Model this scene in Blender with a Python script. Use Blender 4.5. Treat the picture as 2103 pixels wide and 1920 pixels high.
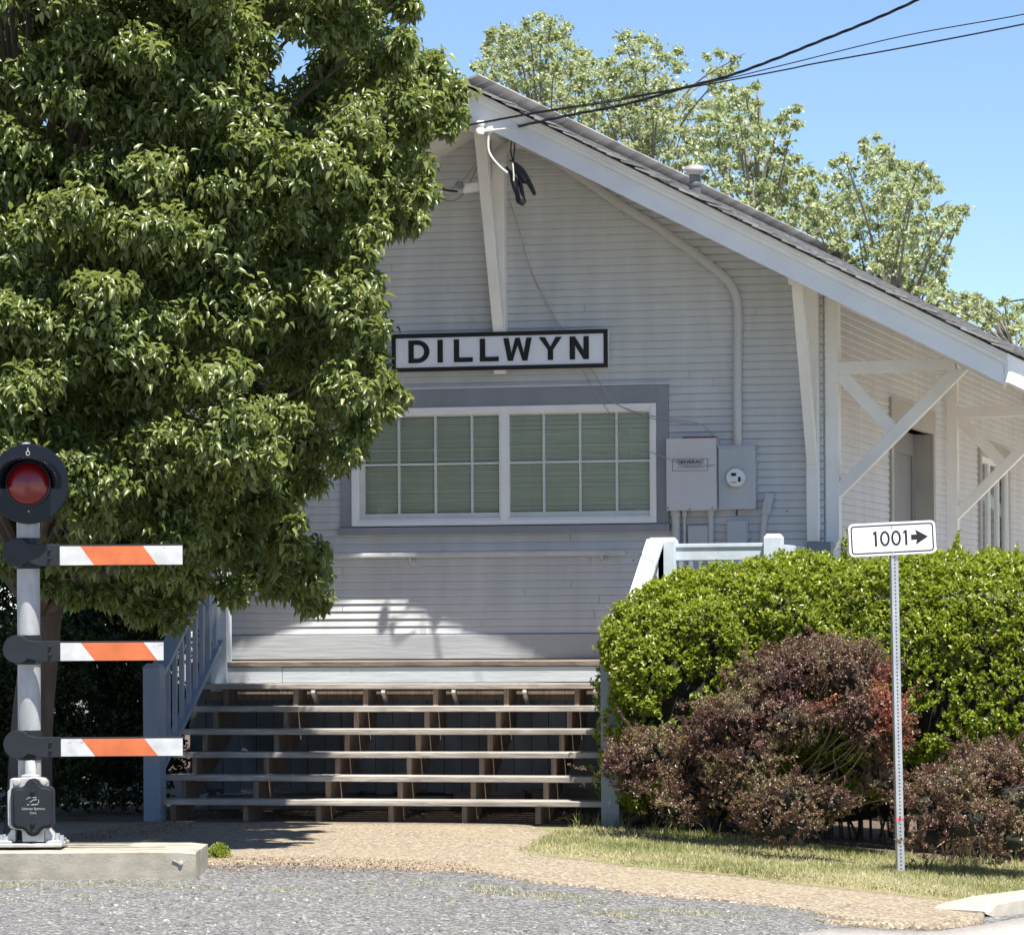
import bpy, math, random
import numpy as np
from mathutils import Vector, Matrix, noise

random.seed(11)
rng = np.random.default_rng(11)
S = bpy.context.scene
COL = S.collection
for o in list(bpy.data.objects):
    bpy.data.objects.remove(o)

# ------------------------------------------------------------------ camera
FPX, CX, HZ, PW, PH = 8000.0, 1051.5, 1290.0, 2103.0, 1920.0
CAM = Vector((8.286, -32.0, 1.5))
YAW, ROLL = math.radians(14.4), 0.006
FW = Vector((-math.sin(YAW), math.cos(YAW), 0))
R0 = Vector((math.cos(YAW), math.sin(YAW), 0))
U0 = Vector((0, 0, 1))
RT = (R0 * math.cos(ROLL) - U0 * math.sin(ROLL)).normalized()
UP = (U0 * math.cos(ROLL) + R0 * math.sin(ROLL)).normalized()
cd = bpy.data.cameras.new("camera")
cam = bpy.data.objects.new("camera", cd)
COL.objects.link(cam)
m = Matrix.Identity(4)
for i, c in enumerate((RT, UP, -FW)):
    m[0][i], m[1][i], m[2][i] = c
m.translation = CAM
cam.matrix_world = m
cd.sensor_width = 36.0
cd.sensor_fit = 'HORIZONTAL'
cd.lens = 36.0 * FPX / PW
cd.shift_y = (HZ - PH / 2) / PW
cd.clip_start, cd.clip_end = 0.5, 3000
S.camera = cam

# ------------------------------------------------------------------ sky and sun
SUN_DIR = Vector((1.12, -1.10, 3.78)).normalized()       # towards the sun
EL = math.asin(SUN_DIR.z)
AZ = math.atan2(SUN_DIR.x, SUN_DIR.y)
wd = bpy.data.worlds.new("World")
S.world = wd
wd.use_nodes = True
nt = wd.node_tree
bg = nt.nodes["Background"]
sky = nt.nodes.new("ShaderNodeTexSky")
sky.sky_type = 'NISHITA'
sky.sun_disc = False
sky.sun_elevation = EL
sky.sun_rotation = AZ
sky.altitude = 3500
sky.air_density = 1.0
sky.dust_density = 0.0
sky.ozone_density = 3.0
nt.links.new(sky.outputs[0], bg.inputs[0])
bg.inputs[1].default_value = 0.085
sl = bpy.data.lights.new("sun", 'SUN')
sl.energy = 5.0
sl.angle = math.radians(0.53)
sl.color = (1.0, 0.955, 0.88)
so = bpy.data.objects.new("sun", sl)
COL.objects.link(so)
so.rotation_euler = SUN_DIR.to_track_quat('Z', 'Y').to_euler()
so.location = (10, -20, 30)
S.view_settings.view_transform = 'Standard'
S.view_settings.look = 'None'
S.view_settings.exposure = 1.15
S.view_settings.gamma = 1.0
S.render.engine = 'CYCLES'
S.cycles.use_denoising = True
S.cycles.max_bounces = 8
S.cycles.transparent_max_bounces = 8


# ------------------------------------------------------------------ pixel -> place
def ray(u, v):
    return FW + RT * ((u - CX) / FPX) - UP * ((v - HZ) / FPX)


def onY(u, v, y):
    d = ray(u, v)
    return CAM + d * ((y - CAM.y) / d.y)


def onX(u, v, x):
    d = ray(u, v)
    return CAM + d * ((x - CAM.x) / d.x)


def onZ(u, v, z):
    d = ray(u, v)
    return CAM + d * ((z - CAM.z) / d.z)


def atD(u, v, Z):
    return CAM + ray(u, v) * Z


def gz(x, y):
    t = (min(x, 11.0) - 1.6) * 2.0
    sp = math.log1p(math.exp(-abs(t))) + max(t, 0)
    return -0.075 * sp / 2.0


def onG(u, v):
    p = onZ(u, v, 0)
    for _ in range(8):
        p = onZ(u, v, gz(p.x, p.y))
    return p


# ------------------------------------------------------------------ materials
def nodes_of(name):
    mt = bpy.data.materials.new(name)
    mt.use_nodes = True
    t = mt.node_tree
    return mt, t, t.nodes["Principled BSDF"]


def mix_rgb(t, fac, a, b, mode='MIX'):
    n = t.nodes.new("ShaderNodeMix")
    n.data_type = 'RGBA'
    n.blend_type = mode
    for sock, val in ((n.inputs[0], fac), (n.inputs[6], a), (n.inputs[7], b)):
        if hasattr(val, "is_linked"):
            t.links.new(val, sock)
        elif isinstance(val, (int, float)):
            sock.default_value = val
        else:
            sock.default_value = (*val, 1)
    return n.outputs[2]


def tex_noise(t, scale, detail=4, stretch=(1, 1, 1), rough=0.55, distort=0.0):
    tc = t.nodes.new("ShaderNodeTexCoord")
    mp = t.nodes.new("ShaderNodeMapping")
    mp.inputs["Scale"].default_value = stretch
    n = t.nodes.new("ShaderNodeTexNoise")
    n.inputs["Scale"].default_value = scale
    n.inputs["Detail"].default_value = detail
    n.inputs["Roughness"].default_value = rough
    n.inputs["Distortion"].default_value = distort
    t.links.new(tc.outputs["Object"], mp.inputs[0])
    t.links.new(mp.outputs[0], n.inputs["Vector"])
    return n.outputs["Fac"]


def ramp(t, fac, stops):
    r = t.nodes.new("ShaderNodeValToRGB")
    e = r.color_ramp.elements
    e[0].position, e[0].color = stops[0][0], (*stops[0][1], 1)
    e[1].position, e[1].color = stops[-1][0], (*stops[-1][1], 1)
    for p, c in stops[1:-1]:
        k = e.new(p)
        k.color = (*c, 1)
    t.links.new(fac, r.inputs[0])
    return r.outputs[0]


def bump(t, bsdf, height, strength, dist=0.01):
    b = t.nodes.new("ShaderNodeBump")
    b.inputs["Strength"].default_value = strength
    b.inputs["Distance"].default_value = dist
    t.links.new(height, b.inputs["Height"])
    t.links.new(b.outputs[0], bsdf.inputs["Normal"])


def paint(name, col, rough=0.55, dirt=0.18, scale=3.0, stretch=(1, 1, 1), bmp=0.15, bscale=60, bstretch=(1, 1, 1),
          metal=0.0, wear=None, wear_t=0.66):
    mt, t, b = nodes_of(name)
    f = tex_noise(t, scale, 5, stretch)
    c = ramp(t, f, [(0.3, tuple(x * (1 - dirt) for x in col)), (0.65, tuple(min(1, x * (1 + dirt * 0.4)) for x in col))])
    if wear:
        f2 = tex_noise(t, 26, 6, (0.35, 1, 1), 0.7)
        k = ramp(t, f2, [(wear_t, (0, 0, 0)), (wear_t + 0.05, (1, 1, 1))])
        c = mix_rgb(t, k, c, wear)
    t.links.new(c, b.inputs["Base Color"])
    b.inputs["Roughness"].default_value = rough
    b.inputs["Metallic"].default_value = metal
    if bmp:
        bump(t, b, tex_noise(t, bscale, 4, bstretch), bmp, 0.004)
    return mt


def add_nails(mt):
    t = mt.node_tree
    b = t.nodes["Principled BSDF"]
    src = b.inputs["Base Color"].links[0].from_socket
    tc = t.nodes.new("ShaderNodeTexCoord")
    vo = t.nodes.new("ShaderNodeTexVoronoi")
    vo.inputs["Scale"].default_value = 1.9
    t.links.new(tc.outputs["Object"], vo.inputs["Vector"])
    k = ramp(t, vo.outputs["Distance"], [(0.010, (1, 1, 1)), (0.018, (0, 0, 0))])
    t.links.new(mix_rgb(t, k, src, (0.07, 0.06, 0.055)), b.inputs["Base Color"])


def wood(name, c0, c1, axis=0, rough=0.8):
    mt, t, b = nodes_of(name)
    st = [14, 14, 14]
    st[axis] = 0.9
    f = tex_noise(t, 5, 6, st, 0.65, 0.6)
    f2 = tex_noise(t, 1.7, 3)
    c = ramp(t, f, [(0.3, c0), (0.7, c1)])
    c = mix_rgb(t, ramp(t, f2, [(0.35, (0, 0, 0)), (0.7, (0.5, 0.5, 0.5))]), c, tuple(x * 0.6 for x in c0))
    t.links.new(c, b.inputs["Base Color"])
    b.inputs["Roughness"].default_value = rough
    bump(t, b, f, 0.5, 0.006)
    return mt


def leafmat(name, stops, trans=0.35, tcol=(0.25, 0.4, 0.04), rough=0.42, spec=0.5):
    mt, t, b = nodes_of(name)
    at = t.nodes.new("ShaderNodeAttribute")
    at.attribute_name = "rnd"
    c = ramp(t, at.outputs["Fac"], stops)
    t.links.new(c, b.inputs["Base Color"])
    b.inputs["Roughness"].default_value = rough
    b.inputs["Specular IOR Level"].default_value = spec
    tr = t.nodes.new("ShaderNodeBsdfTranslucent")
    tc = mix_rgb(t, 0.5, c, tcol)
    t.links.new(tc, tr.inputs[0])
    mx = t.nodes.new("ShaderNodeMixShader")
    mx.inputs[0].default_value = trans
    t.links.new(b.outputs[0], mx.inputs[1])
    t.links.new(tr.outputs[0], mx.inputs[2])
    t.links.new(mx.outputs[0], t.nodes["Material Output"].inputs[0])
    return mt


M = {}
M['siding'] = paint("siding_paint", (0.59, 0.605, 0.615), 0.5, 0.11, 2.6, (1.6, 1.6, .28), 0.25, 50, (0.25, 1, 1.5), wear=(0.50, 0.51, 0.51), wear_t=0.67)
add_nails(M['siding'])
M['trim'] = paint("trim_paint", (0.90, 0.885, 0.85), 0.5, 0.09, 3, (1, 1, 1), 0.25, 45)
M['fascia'] = paint("fascia_paint", (0.84, 0.86, 0.88), 0.45, 0.08, 2.5, (1, 1, 1), 0.2, 40)
M['slate'] = paint("slate_trim_paint", (0.27, 0.285, 0.315), 0.5, 0.14, 3, (1, 1, 1), 0.2, 40)
M['sidetrim'] = paint("side_casing_paint", (0.40, 0.385, 0.36), 0.5, 0.12, 3, (1, 1, 1), 0.2, 40)
M['door'] = paint("door_paint", (0.21, 0.215, 0.225), 0.5, 0.12, 2, (1, 1, 1), 0.1, 40)
M['rail'] = paint("rail_paint", (0.60, 0.65, 0.69), 0.55, 0.14, 5, (1, 1, 1), 0.5, 35, (1, 1, 0.3), wear=(0.42, 0.42, 0.40), wear_t=0.70)
M['railshade'] = paint("rail_shade_paint", (0.22, 0.265, 0.325), 0.6, 0.15, 5, (1, 1, 0.4), 0.4, 35, (1, 1, 0.25))  # darker, bluer copy of the rail paint, with shade in the colour
M['fasciaboard'] = paint("porch_fascia_paint", (0.47, 0.505, 0.525), 0.6, 0.14, 4, (0.3, 1, 1), 0.9, 22, (0.15, 1, 1.6), wear=(0.36, 0.36, 0.34), wear_t=0.64)
M['skirtboard'] = paint("base_board_paint", (0.42, 0.44, 0.46), 0.6, 0.12, 3, (0.3, 1, 1), 0.8, 22, (0.15, 1, 1.6))
M['frame'] = paint("window_frame_white", (0.88, 0.88, 0.88), 0.35, 0.05, 4, (1, 1, 1), 0.0)
M['sash'] = paint("sash_paint", (0.66, 0.67, 0.645), 0.4, 0.1, 6, (1, 1, 1), 0.0)
M['blind'] = paint("blind_slats", (0.86, 0.90, 0.83), 0.5, 0.06, 4, (1, 1, 1), 0.0)
M['treads'] = wood("weathered_tread_wood", (0.22, 0.19, 0.165), (0.55, 0.51, 0.455), 0)
M['stringer'] = wood("stringer_wood", (0.13, 0.085, 0.06), (0.34, 0.26, 0.20), 2)
M['decknose'] = wood("deck_edge_wood", (0.07, 0.05, 0.04), (0.36, 0.30, 0.235), 0)
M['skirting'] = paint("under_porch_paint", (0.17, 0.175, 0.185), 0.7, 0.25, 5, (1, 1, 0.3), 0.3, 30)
M['boxgrey'] = paint("box_grey", (0.60, 0.585, 0.60), 0.45, 0.06, 3, (1, 1, 1), 0.05, 30)
M['metergrey'] = paint("meter_grey", (0.48, 0.51, 0.545), 0.4, 0.06, 3, (1, 1, 1), 0.05, 30)
M['ventdark'] = paint("vent_pipe_metal", (0.10, 0.105, 0.115), 0.5, 0.3, 12, (1, 1, 1), 0.1, 60)
M['ventcap'] = paint("vent_cap_metal", (0.30, 0.29, 0.28), 0.5, 0.25, 12, (1, 1, 1), 0.1, 60)
M['rust'] = paint("rust", (0.20, 0.07, 0.045), 0.9, 0.4, 20, (1, 1, 1), 0.3, 80)
M['conduit'] = paint("conduit_paint", (0.56, 0.56, 0.555), 0.4, 0.06, 3, (1, 1, 1), 0.05, 30)
M['black'] = paint("black_paint", (0.020, 0.022, 0.027), 0.42, 0.2, 6, (1, 1, 1), 0.05, 40)
M['gloss'] = paint("gloss_black_enamel", (0.008, 0.010, 0.017), 0.15, 0.15, 6, (1, 1, 1), 0.0)
M['gloss'].node_tree.nodes['Principled BSDF'].inputs['Specular IOR Level'].default_value = 0.22
M['black'].node_tree.nodes['Principled BSDF'].inputs['Specular IOR Level'].default_value = 0.3
M['ink'] = paint("sign_black", (0.012, 0.012, 0.014), 0.5, 0.1, 6, (1, 1, 1), 0.0)
M['signwhite'] = paint("sign_white", (0.84, 0.86, 0.92), 0.45, 0.06, 4, (1, 1, 1), 0.1, 60)
M['refl'] = paint("reflective_white", (0.80, 0.81, 0.83), 0.35, 0.05, 9, (1, 1, 1), 0.05, 90)
M['white'] = paint("scuffed_white", (0.58, 0.585, 0.58), 0.5, 0.22, 9, (1, 1, 1), 0.1, 60, wear=(0.30, 0.295, 0.28), wear_t=0.63)
M['orange'] = paint("orange_reflective", (0.60, 0.150, 0.050), 0.5, 0.2, 8, (1, 1, 1), 0.1, 60, wear=(0.42, 0.17, 0.09), wear_t=0.64)
M['galv'] = paint("galvanised_steel", (0.50, 0.51, 0.52), 0.42, 0.22, 9, (1, 1, 0.5), 0.15, 120, metal=0.55)
M['cast'] = paint("aluminium_cast", (0.52, 0.51, 0.48), 0.5, 0.25, 14, (1, 1, 1), 0.3, 90, metal=0.35)
M['mast'] = paint("aluminium_mast", (0.40, 0.40, 0.395), 0.5, 0.30, 9, (1, 1, 0.4), 0.15, 60, metal=0.25, wear=(0.25, 0.24, 0.22), wear_t=0.68)
M['pink'] = paint("pink_tape", (0.85, 0.12, 0.20), 0.6, 0.1, 9, (1, 1, 1), 0.0)
M['wire'] = paint("wire_black", (0.02, 0.02, 0.022), 0.5, 0.1, 9, (1, 1, 1), 0.0)
M['wiregrey'] = paint("wire_grey", (0.38, 0.38, 0.37), 0.5, 0.1, 9, (1, 1, 1), 0.0)
M['wirewhite'] = paint("wire_white", (0.75, 0.74, 0.70), 0.4, 0.1, 9, (1, 1, 1), 0.0)
M['bark'] = paint("bark", (0.10, 0.08, 0.065), 0.9, 0.4, 9, (1, 1, 0.3), 0.8, 30, (1, 1, 0.25))
M['palebark'] = paint("pale_bark", (0.17, 0.155, 0.13), 0.9, 0.3, 9, (1, 1, 0.3), 0.5, 30)
M['twig'] = paint("dead_twig", (0.42, 0.34, 0.26), 0.9, 0.3, 9, (1, 1, 1), 0.3, 60)
M['core'] = paint("shade_fill", (0.020, 0.020, 0.013), 0.95, 0.4, 12, (1, 1, 1), 0.8, 30)  # near-black fill, painted as shade inside foliage and behind the blinds
M['concrete'] = paint("weathered_concrete", (0.34, 0.31, 0.25), 0.85, 0.34, 5, (1, 1, 1.5), 0.5, 70)
M['kerb'] = paint("kerb_concrete", (0.37, 0.335, 0.28), 0.85, 0.2, 9, (1, 1, 1), 0.4, 110)
M['paving'] = paint("paving_concrete", (0.30, 0.265, 0.215), 0.85, 0.2, 3, (1, 1, 1), 0.4, 90)
M['road'] = paint("pale_asphalt", (0.42, 0.39, 0.36), 0.9, 0.25, 30, (1, 1, 1), 0.5, 150)
M['soil'] = paint("mulch_soil", (0.10, 0.068, 0.048), 0.95, 0.5, 18, (1, 1, 1), 0.9, 45)
M['pear'] = leafmat("pear_leaf", [(0.0, (0.036, 0.060, 0.017)), (0.35, (0.084, 0.122, 0.032)), (0.7, (0.165, 0.205, 0.065)), (0.95, (0.27, 0.30, 0.115)), (1.0, (0.38, 0.36, 0.14))], 0.38, (0.46, 0.53, 0.11), 0.33, 0.55)
M['hedge'] = leafmat("hedge_leaf", [(0.0, (0.062, 0.10, 0.012)), (0.45, (0.185, 0.25, 0.022)), (0.9, (0.32, 0.37, 0.05)), (1.0, (0.36, 0.30, 0.08))], 0.37, (0.50, 0.60, 0.03), 0.34, 0.5)
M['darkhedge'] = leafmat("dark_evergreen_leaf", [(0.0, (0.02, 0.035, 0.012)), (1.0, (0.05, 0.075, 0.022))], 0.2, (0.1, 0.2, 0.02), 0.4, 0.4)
M['barberry'] = leafmat("barberry_leaf", [(0.0, (0.05, 0.025, 0.024)), (0.4, (0.125, 0.068, 0.058)), (0.65, (0.215, 0.13, 0.10)), (0.85, (0.22, 0.18, 0.085)), (1.0, (0.17, 0.19, 0.07))], 0.25, (0.37, 0.17, 0.10), 0.35, 0.5)
M['barberryred'] = leafmat("barberry_red_leaf", [(0.0, (0.22, 0.04, 0.035)), (0.5, (0.42, 0.09, 0.05)), (1.0, (0.5, 0.22, 0.07))], 0.3, (0.7, 0.16, 0.08), 0.4, 0.4)
M['maple'] = leafmat("maple_leaf", [(0.0, (0.16, 0.20, 0.085)), (0.5, (0.33, 0.385, 0.18)), (1.0, (0.55, 0.58, 0.37))], 0.45, (0.60, 0.67, 0.30), 0.38, 0.45)
M['grass'] = leafmat("grass_blade", [(0.0, (0.13, 0.165, 0.05)), (0.3, (0.25, 0.27, 0.10)), (0.55, (0.42, 0.38, 0.21)), (1.0, (0.58, 0.50, 0.34))], 0.3, (0.4, 0.5, 0.1), 0.5, 0.3)
M['litter'] = leafmat("dead_leaf", [(0.0, (0.09, 0.045, 0.03)), (0.7, (0.22, 0.13, 0.08)), (1.0, (0.55, 0.40, 0.26))], 0.1, (0.3, 0.2, 0.1), 0.7, 0.3)


def glass_mat():
    mt, t, b = nodes_of("window_glass")
    tp = t.nodes.new("ShaderNodeBsdfTransparent")
    tp.inputs[0].default_value = (0.93, 0.97, 0.94, 1)
    gl = t.nodes.new("ShaderNodeBsdfGlossy")
    gl.inputs["Roughness"].default_value = 0.03
    gl.inputs["Color"].default_value = (0.9, 1, 0.95, 1)
    fr = t.nodes.new("ShaderNodeFresnel")
    fr.inputs[0].default_value = 1.55
    mx = t.nodes.new("ShaderNodeMixShader")
    t.links.new(fr.outputs[0], mx.inputs[0])
    t.links.new(tp.outputs[0], mx.inputs[1])
    t.links.new(gl.outputs[0], mx.inputs[2])
    t.links.new(mx.outputs[0], t.nodes["Material Output"].inputs[0])
    return mt


M['glass'] = glass_mat()


def lens_mat():
    mt, t, b = nodes_of("red_lens")
    b.inputs["Base Color"].default_value = (0.17, 0.005, 0.008, 1)
    b.inputs["Roughness"].default_value = 0.22
    b.inputs["Coat Weight"].default_value = 0.25
    b.inputs["Coat Roughness"].default_value = 0.05
    return mt


M['lens'] = lens_mat()


def shingle_mat():
    mt, t, b = nodes_of("asphalt_shingle")
    at = t.nodes.new("ShaderNodeAttribute")
    at.attribute_name = "rnd"
    c = ramp(t, at.outputs["Fac"], [(0, (0.22, 0.215, 0.21)), (0.5, (0.38, 0.37, 0.36)), (1, (0.52, 0.505, 0.49))])
    f = tex_noise(t, 160, 3)
    c = mix_rgb(t, f, c, (0.22, 0.22, 0.22))
    t.links.new(c, b.inputs["Base Color"])
    b.inputs["Roughness"].default_value = 0.95
    bump(t, b, f, 0.6, 0.004)
    return mt


M['shingle'] = shingle_mat()


def gravel_mat():
    mt, t, b = nodes_of("gravel_ground")
    tc = t.nodes.new("ShaderNodeTexCoord")
    vo = t.nodes.new("ShaderNodeTexVoronoi")
    vo.inputs["Scale"].default_value = 52
    t.links.new(tc.outputs["Object"], vo.inputs["Vector"])
    sep = t.nodes.new("ShaderNodeSeparateColor")
    t.links.new(vo.outputs["Color"], sep.inputs[0])
    c = ramp(t, sep.outputs[0], [(0.0, (0.055, 0.054, 0.054)), (0.5, (0.135, 0.132, 0.13)), (0.85, (0.21, 0.207, 0.20)), (1.0, (0.36, 0.35, 0.33))])
    f = tex_noise(t, 0.9, 5, (1, 1, 1), 0.6)
    k = ramp(t, f, [(0.60, (0, 0, 0)), (0.78, (.7, .7, .7))])
    f3 = tex_noise(t, 55, 4)
    c2 = ramp(t, f3, [(0.3, (0.07, 0.055, 0.04)), (0.7, (0.21, 0.18, 0.12))])
    c = mix_rgb(t, k, c, c2)
    t.links.new(c, b.inputs["Base Color"])
    b.inputs["Roughness"].default_value = 0.95
    bump(t, b, vo.outputs["Distance"], 0.8, 0.02)
    return mt


M['gravelground'] = gravel_mat()


def aggregate_mat():
    mt, t, b = nodes_of("exposed_aggregate")
    tc = t.nodes.new("ShaderNodeTexCoord")
    vo = t.nodes.new("ShaderNodeTexVoronoi")
    vo.inputs["Scale"].default_value = 58
    t.links.new(tc.outputs["Object"], vo.inputs["Vector"])
    sep = t.nodes.new("ShaderNodeSeparateColor")
    t.links.new(vo.outputs["Color"], sep.inputs[0])
    c = ramp(t, sep.outputs[0], [(0.0, (0.095, 0.07, 0.049)), (0.35, (0.195, 0.152, 0.109)), (0.75, (0.285, 0.235, 0.17)), (1.0, (0.46, 0.40, 0.31))])
    f = tex_noise(t, 1.1, 5)
    c = mix_rgb(t, ramp(t, f, [(0.35, (0.0, 0.0, 0.0)), (0.75, (0.55, 0.55, 0.55))]), c, (0.28, 0.225, 0.142))
    t.links.new(c, b.inputs["Base Color"])
    b.inputs["Roughness"].default_value = 0.9
    bump(t, b, vo.outputs["Distance"], 0.7, 0.01)
    return mt


M['aggregate'] = aggregate_mat()


def stone_mat():
    mt, t, b = nodes_of("gravel_stone")
    at = t.nodes.new("ShaderNodeAttribute")
    at.attribute_name = "rnd"
    c = ramp(t, at.outputs["Fac"], [(0, (0.05, 0.049, 0.048)), (0.45, (0.138, 0.135, 0.132)), (0.8, (0.235, 0.232, 0.225)), (1, (0.38, 0.37, 0.35))])
    t.links.new(c, b.inputs["Base Color"])
    b.inputs["Roughness"].default_value = 0.9
    return mt


M['stone'] = stone_mat()


def lawn_mat():
    mt, t, b = nodes_of("lawn_soil")
    f = tex_noise(t, 60, 5)
    f2 = tex_noise(t, 1.6, 4)
    c = ramp(t, f, [(0.3, (0.13, 0.12, 0.05)), (0.7, (0.34, 0.29, 0.16))])
    c = mix_rgb(t, ramp(t, f2, [(0.4, (0, 0, 0)), (0.65, (0.7, 0.7, 0.7))]), c, (0.15, 0.19, 0.05))
    t.links.new(c, b.inputs["Base Color"])
    b.inputs["Roughness"].default_value = 0.95
    bump(t, b, f, 0.6, 0.02)
    return mt


M['lawn'] = lawn_mat()


# ------------------------------------------------------------------ object helpers
ROOT = {}


def tag(o, label=None, cat=None, group=None, kind=None):
    for k, v in (("label", label), ("category", cat), ("group", group), ("kind", kind)):
        if v:
            o[k] = v
    return o


def thing(name, loc, label, cat, group=None, rz=0.0):
    o = bpy.data.objects.new(name, None)
    o.empty_display_size = 0.2
    COL.objects.link(o)
    o.location = loc
    o.rotation_euler = (0, 0, rz)
    ROOT[o.name] = (Vector(loc), rz)
    return tag(o, label, cat, group)


def link(name, me, mat, parent=None, smooth=False, loc=None):
    o = bpy.data.objects.new(name, me)
    COL.objects.link(o)
    if mat:
        me.materials.append(mat)
    if parent:
        o.parent = parent
        ROOT[o.name] = ROOT[parent.name]
    elif loc is not None:
        o.location = loc
    if smooth:
        me.polygons.foreach_set("use_smooth", [True] * len(me.polygons))
    return o


class MB:
    def __init__(s):
        s.v, s.f, s.a = [], [], []

    def quad(s, *p):
        n = len(s.v)
        s.v += [Vector(q) for q in p]
        s.f.append(tuple(range(n, n + len(p))))

    def box(s, x0, x1, y0, y1, z0, z1, mtx=None):
        n = len(s.v)
        c = [Vector((x, y, z)) for z in (z0, z1) for y in (y0, y1) for x in (x0, x1)]
        if mtx:
            c = [mtx @ q for q in c]
        s.v += c
        for f in ((0, 2, 3, 1), (4, 5, 7, 6), (0, 1, 5, 4), (2, 6, 7, 3), (0, 4, 6, 2), (1, 3, 7, 5)):
            s.f.append(tuple(n + i for i in f))

    def bar(s, p, q, w, h, up=(0, 0, 1)):
        p, q = Vector(p), Vector(q)
        d = q - p
        L = d.length
        d.normalize()
        x = d.cross(Vector(up)).normalized()
        z = x.cross(d).normalized()
        mt = Matrix((x, d, z)).transposed().to_4x4()
        mt.translation = p
        s.box(-w / 2, w / 2, 0, L, -h / 2, h / 2, mt)

    def prism(s, poly, axis, a0, a1):
        """poly: 2-D outline in the two other axes (in x,y,z order), extruded along axis."""
        n = len(s.v)
        k = len(poly)
        for a in (a0, a1):
            for p in poly:
                c = list(p)
                c.insert(axis, a)
                s.v.append(Vector(c))
        s.f.append(tuple(n + i for i in range(k)))
        s.f.append(tuple(n + k + i for i in reversed(range(k))))
        for i in range(k):
            j = (i + 1) % k
            s.f.append((n + j, n + i, n + k + i, n + k + j))

    def tube(s, pts, r, n=8, caps=True):
        pts = [Vector(p) for p in pts]
        rr = r if isinstance(r, (list, tuple)) else [r] * len(pts)
        base = len(s.v)
        ref = None
        for i, p in enumerate(pts):
            d = (pts[min(i + 1, len(pts) - 1)] - pts[max(i - 1, 0)]).normalized()
            if ref is None:
                ref = Vector((0, 0, 1)) if abs(d.z) < 0.9 else Vector((1, 0, 0))
            x = (ref - d * ref.dot(d)).normalized()
            ref = x
            y = d.cross(x)
            for k in range(n):
                a = 2 * math.pi * k / n
                s.v.append(p + (x * math.cos(a) + y * math.sin(a)) * rr[i])
        for i in range(len(pts) - 1):
            for k in range(n):
                a, b = base + i * n + k, base + i * n + (k + 1) % n
                s.f.append((a, b, b + n, a + n))
        if caps:
            s.f.append(tuple(base + k for k in reversed(range(n))))
            s.f.append(tuple(base + (len(pts) - 1) * n + k for k in range(n)))

    def lathe(s, prof, c, axis='z', n=32):
        base = len(s.v)
        for r, h in prof:
            for k in range(n):
                a = 2 * math.pi * k / n
                if axis == 'z':
                    q = Vector((r * math.cos(a), r * math.sin(a), h))
                else:           # along y
                    q = Vector((r * math.cos(a), h, r * math.sin(a)))
                s.v.append(Vector(c) + q)
        for i in range(len(prof) - 1):
            for k in range(n):
                a, b = base + i * n + k, base + i * n + (k + 1) % n
                s.f.append((a, b, b + n, a + n))

    def build(s, name, mat, parent=None, bevel=0.0, smooth=False, local=False, loc=None, attr=None):
        off = Vector((0, 0, 0))
        if parent and not local:
            off = ROOT[parent.name][0]
        elif loc is not None:
            off = Vector(loc)
        me = bpy.data.meshes.new(name)
        me.from_pydata([v - off for v in s.v], [], s.f)
        me.update()
        import bmesh
        bm = bmesh.new()
        bm.from_mesh(me)
        bmesh.ops.recalc_face_normals(bm, faces=bm.faces)
        bm.to_mesh(me)
        bm.free()
        if attr is not None:
            at = me.attributes.new("rnd", 'FLOAT', 'POINT')
            at.data.foreach_set("value", np.asarray(attr, dtype=np.float32))
        o = link(name, me, mat, parent, smooth, loc)
        if bevel:
            b = o.modifiers.new("bevel", 'BEVEL')
            b.width = bevel
            b.segments = 2
            b.limit_method = 'ANGLE'
            b.angle_limit = math.radians(35)
        if smooth and not bevel:
            try:
                me.set_sharp_from_angle(angle=math.radians(40))
            except Exception:
                pass
        return o


def npmesh(name, V, T, mat, parent=None, rnd=None, smooth=False, loc=None):
    V = np.asarray(V, dtype=np.float32)
    T = np.asarray(T, dtype=np.int32)
    if parent:
        V = V - np.array(ROOT[parent.name][0], dtype=np.float32)
    elif loc is not None:
        V = V - np.array(loc, dtype=np.float32)
    me = bpy.data.meshes.new(name)
    me.vertices.add(len(V))
    me.vertices.foreach_set("co", V.ravel())
    me.loops.add(T.size)
    me.loops.foreach_set("vertex_index", T.ravel())
    me.polygons.add(len(T))
    me.polygons.foreach_set("loop_start", np.arange(0, T.size, T.shape[1], dtype=np.int32))
    me.update(calc_edges=True)
    if rnd is not None:
        at = me.attributes.new("rnd", 'FLOAT', 'POINT')
        at.data.foreach_set("value", np.asarray(rnd, dtype=np.float32))
    return link(name, me, mat, parent, smooth, loc)


def nrm(a):
    return a / np.maximum(np.linalg.norm(a, axis=1, keepdims=True), 1e-9)


TPL_LONG = (np.array([(0, 0, 0), (.33, -.46, .24), (.33, 0, 0), (.33, .46, .24), (.7, -.33, .17), (.7, 0, 0), (.7, .33, .17), (1, 0, 0)]),
            np.array([(0, 1, 2), (0, 2, 3), (1, 4, 5), (1, 5, 2), (2, 5, 6), (2, 6, 3), (4, 7, 5), (5, 7, 6)]))
TPL_SMALL = (np.array([(0, 0, 0), (.55, -.5, .12), (1, 0, 0), (.55, .5, .12)]), np.array([(0, 1, 2), (0, 2, 3)]))
TPL_BLADE = (np.array([(0, -.5, 0), (0, .5, 0), (.55, .35, 0), (.55, -.35, 0), (1, 0, 0)]), np.array([(0, 1, 2), (0, 2, 3), (3, 2, 4)]))


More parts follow.
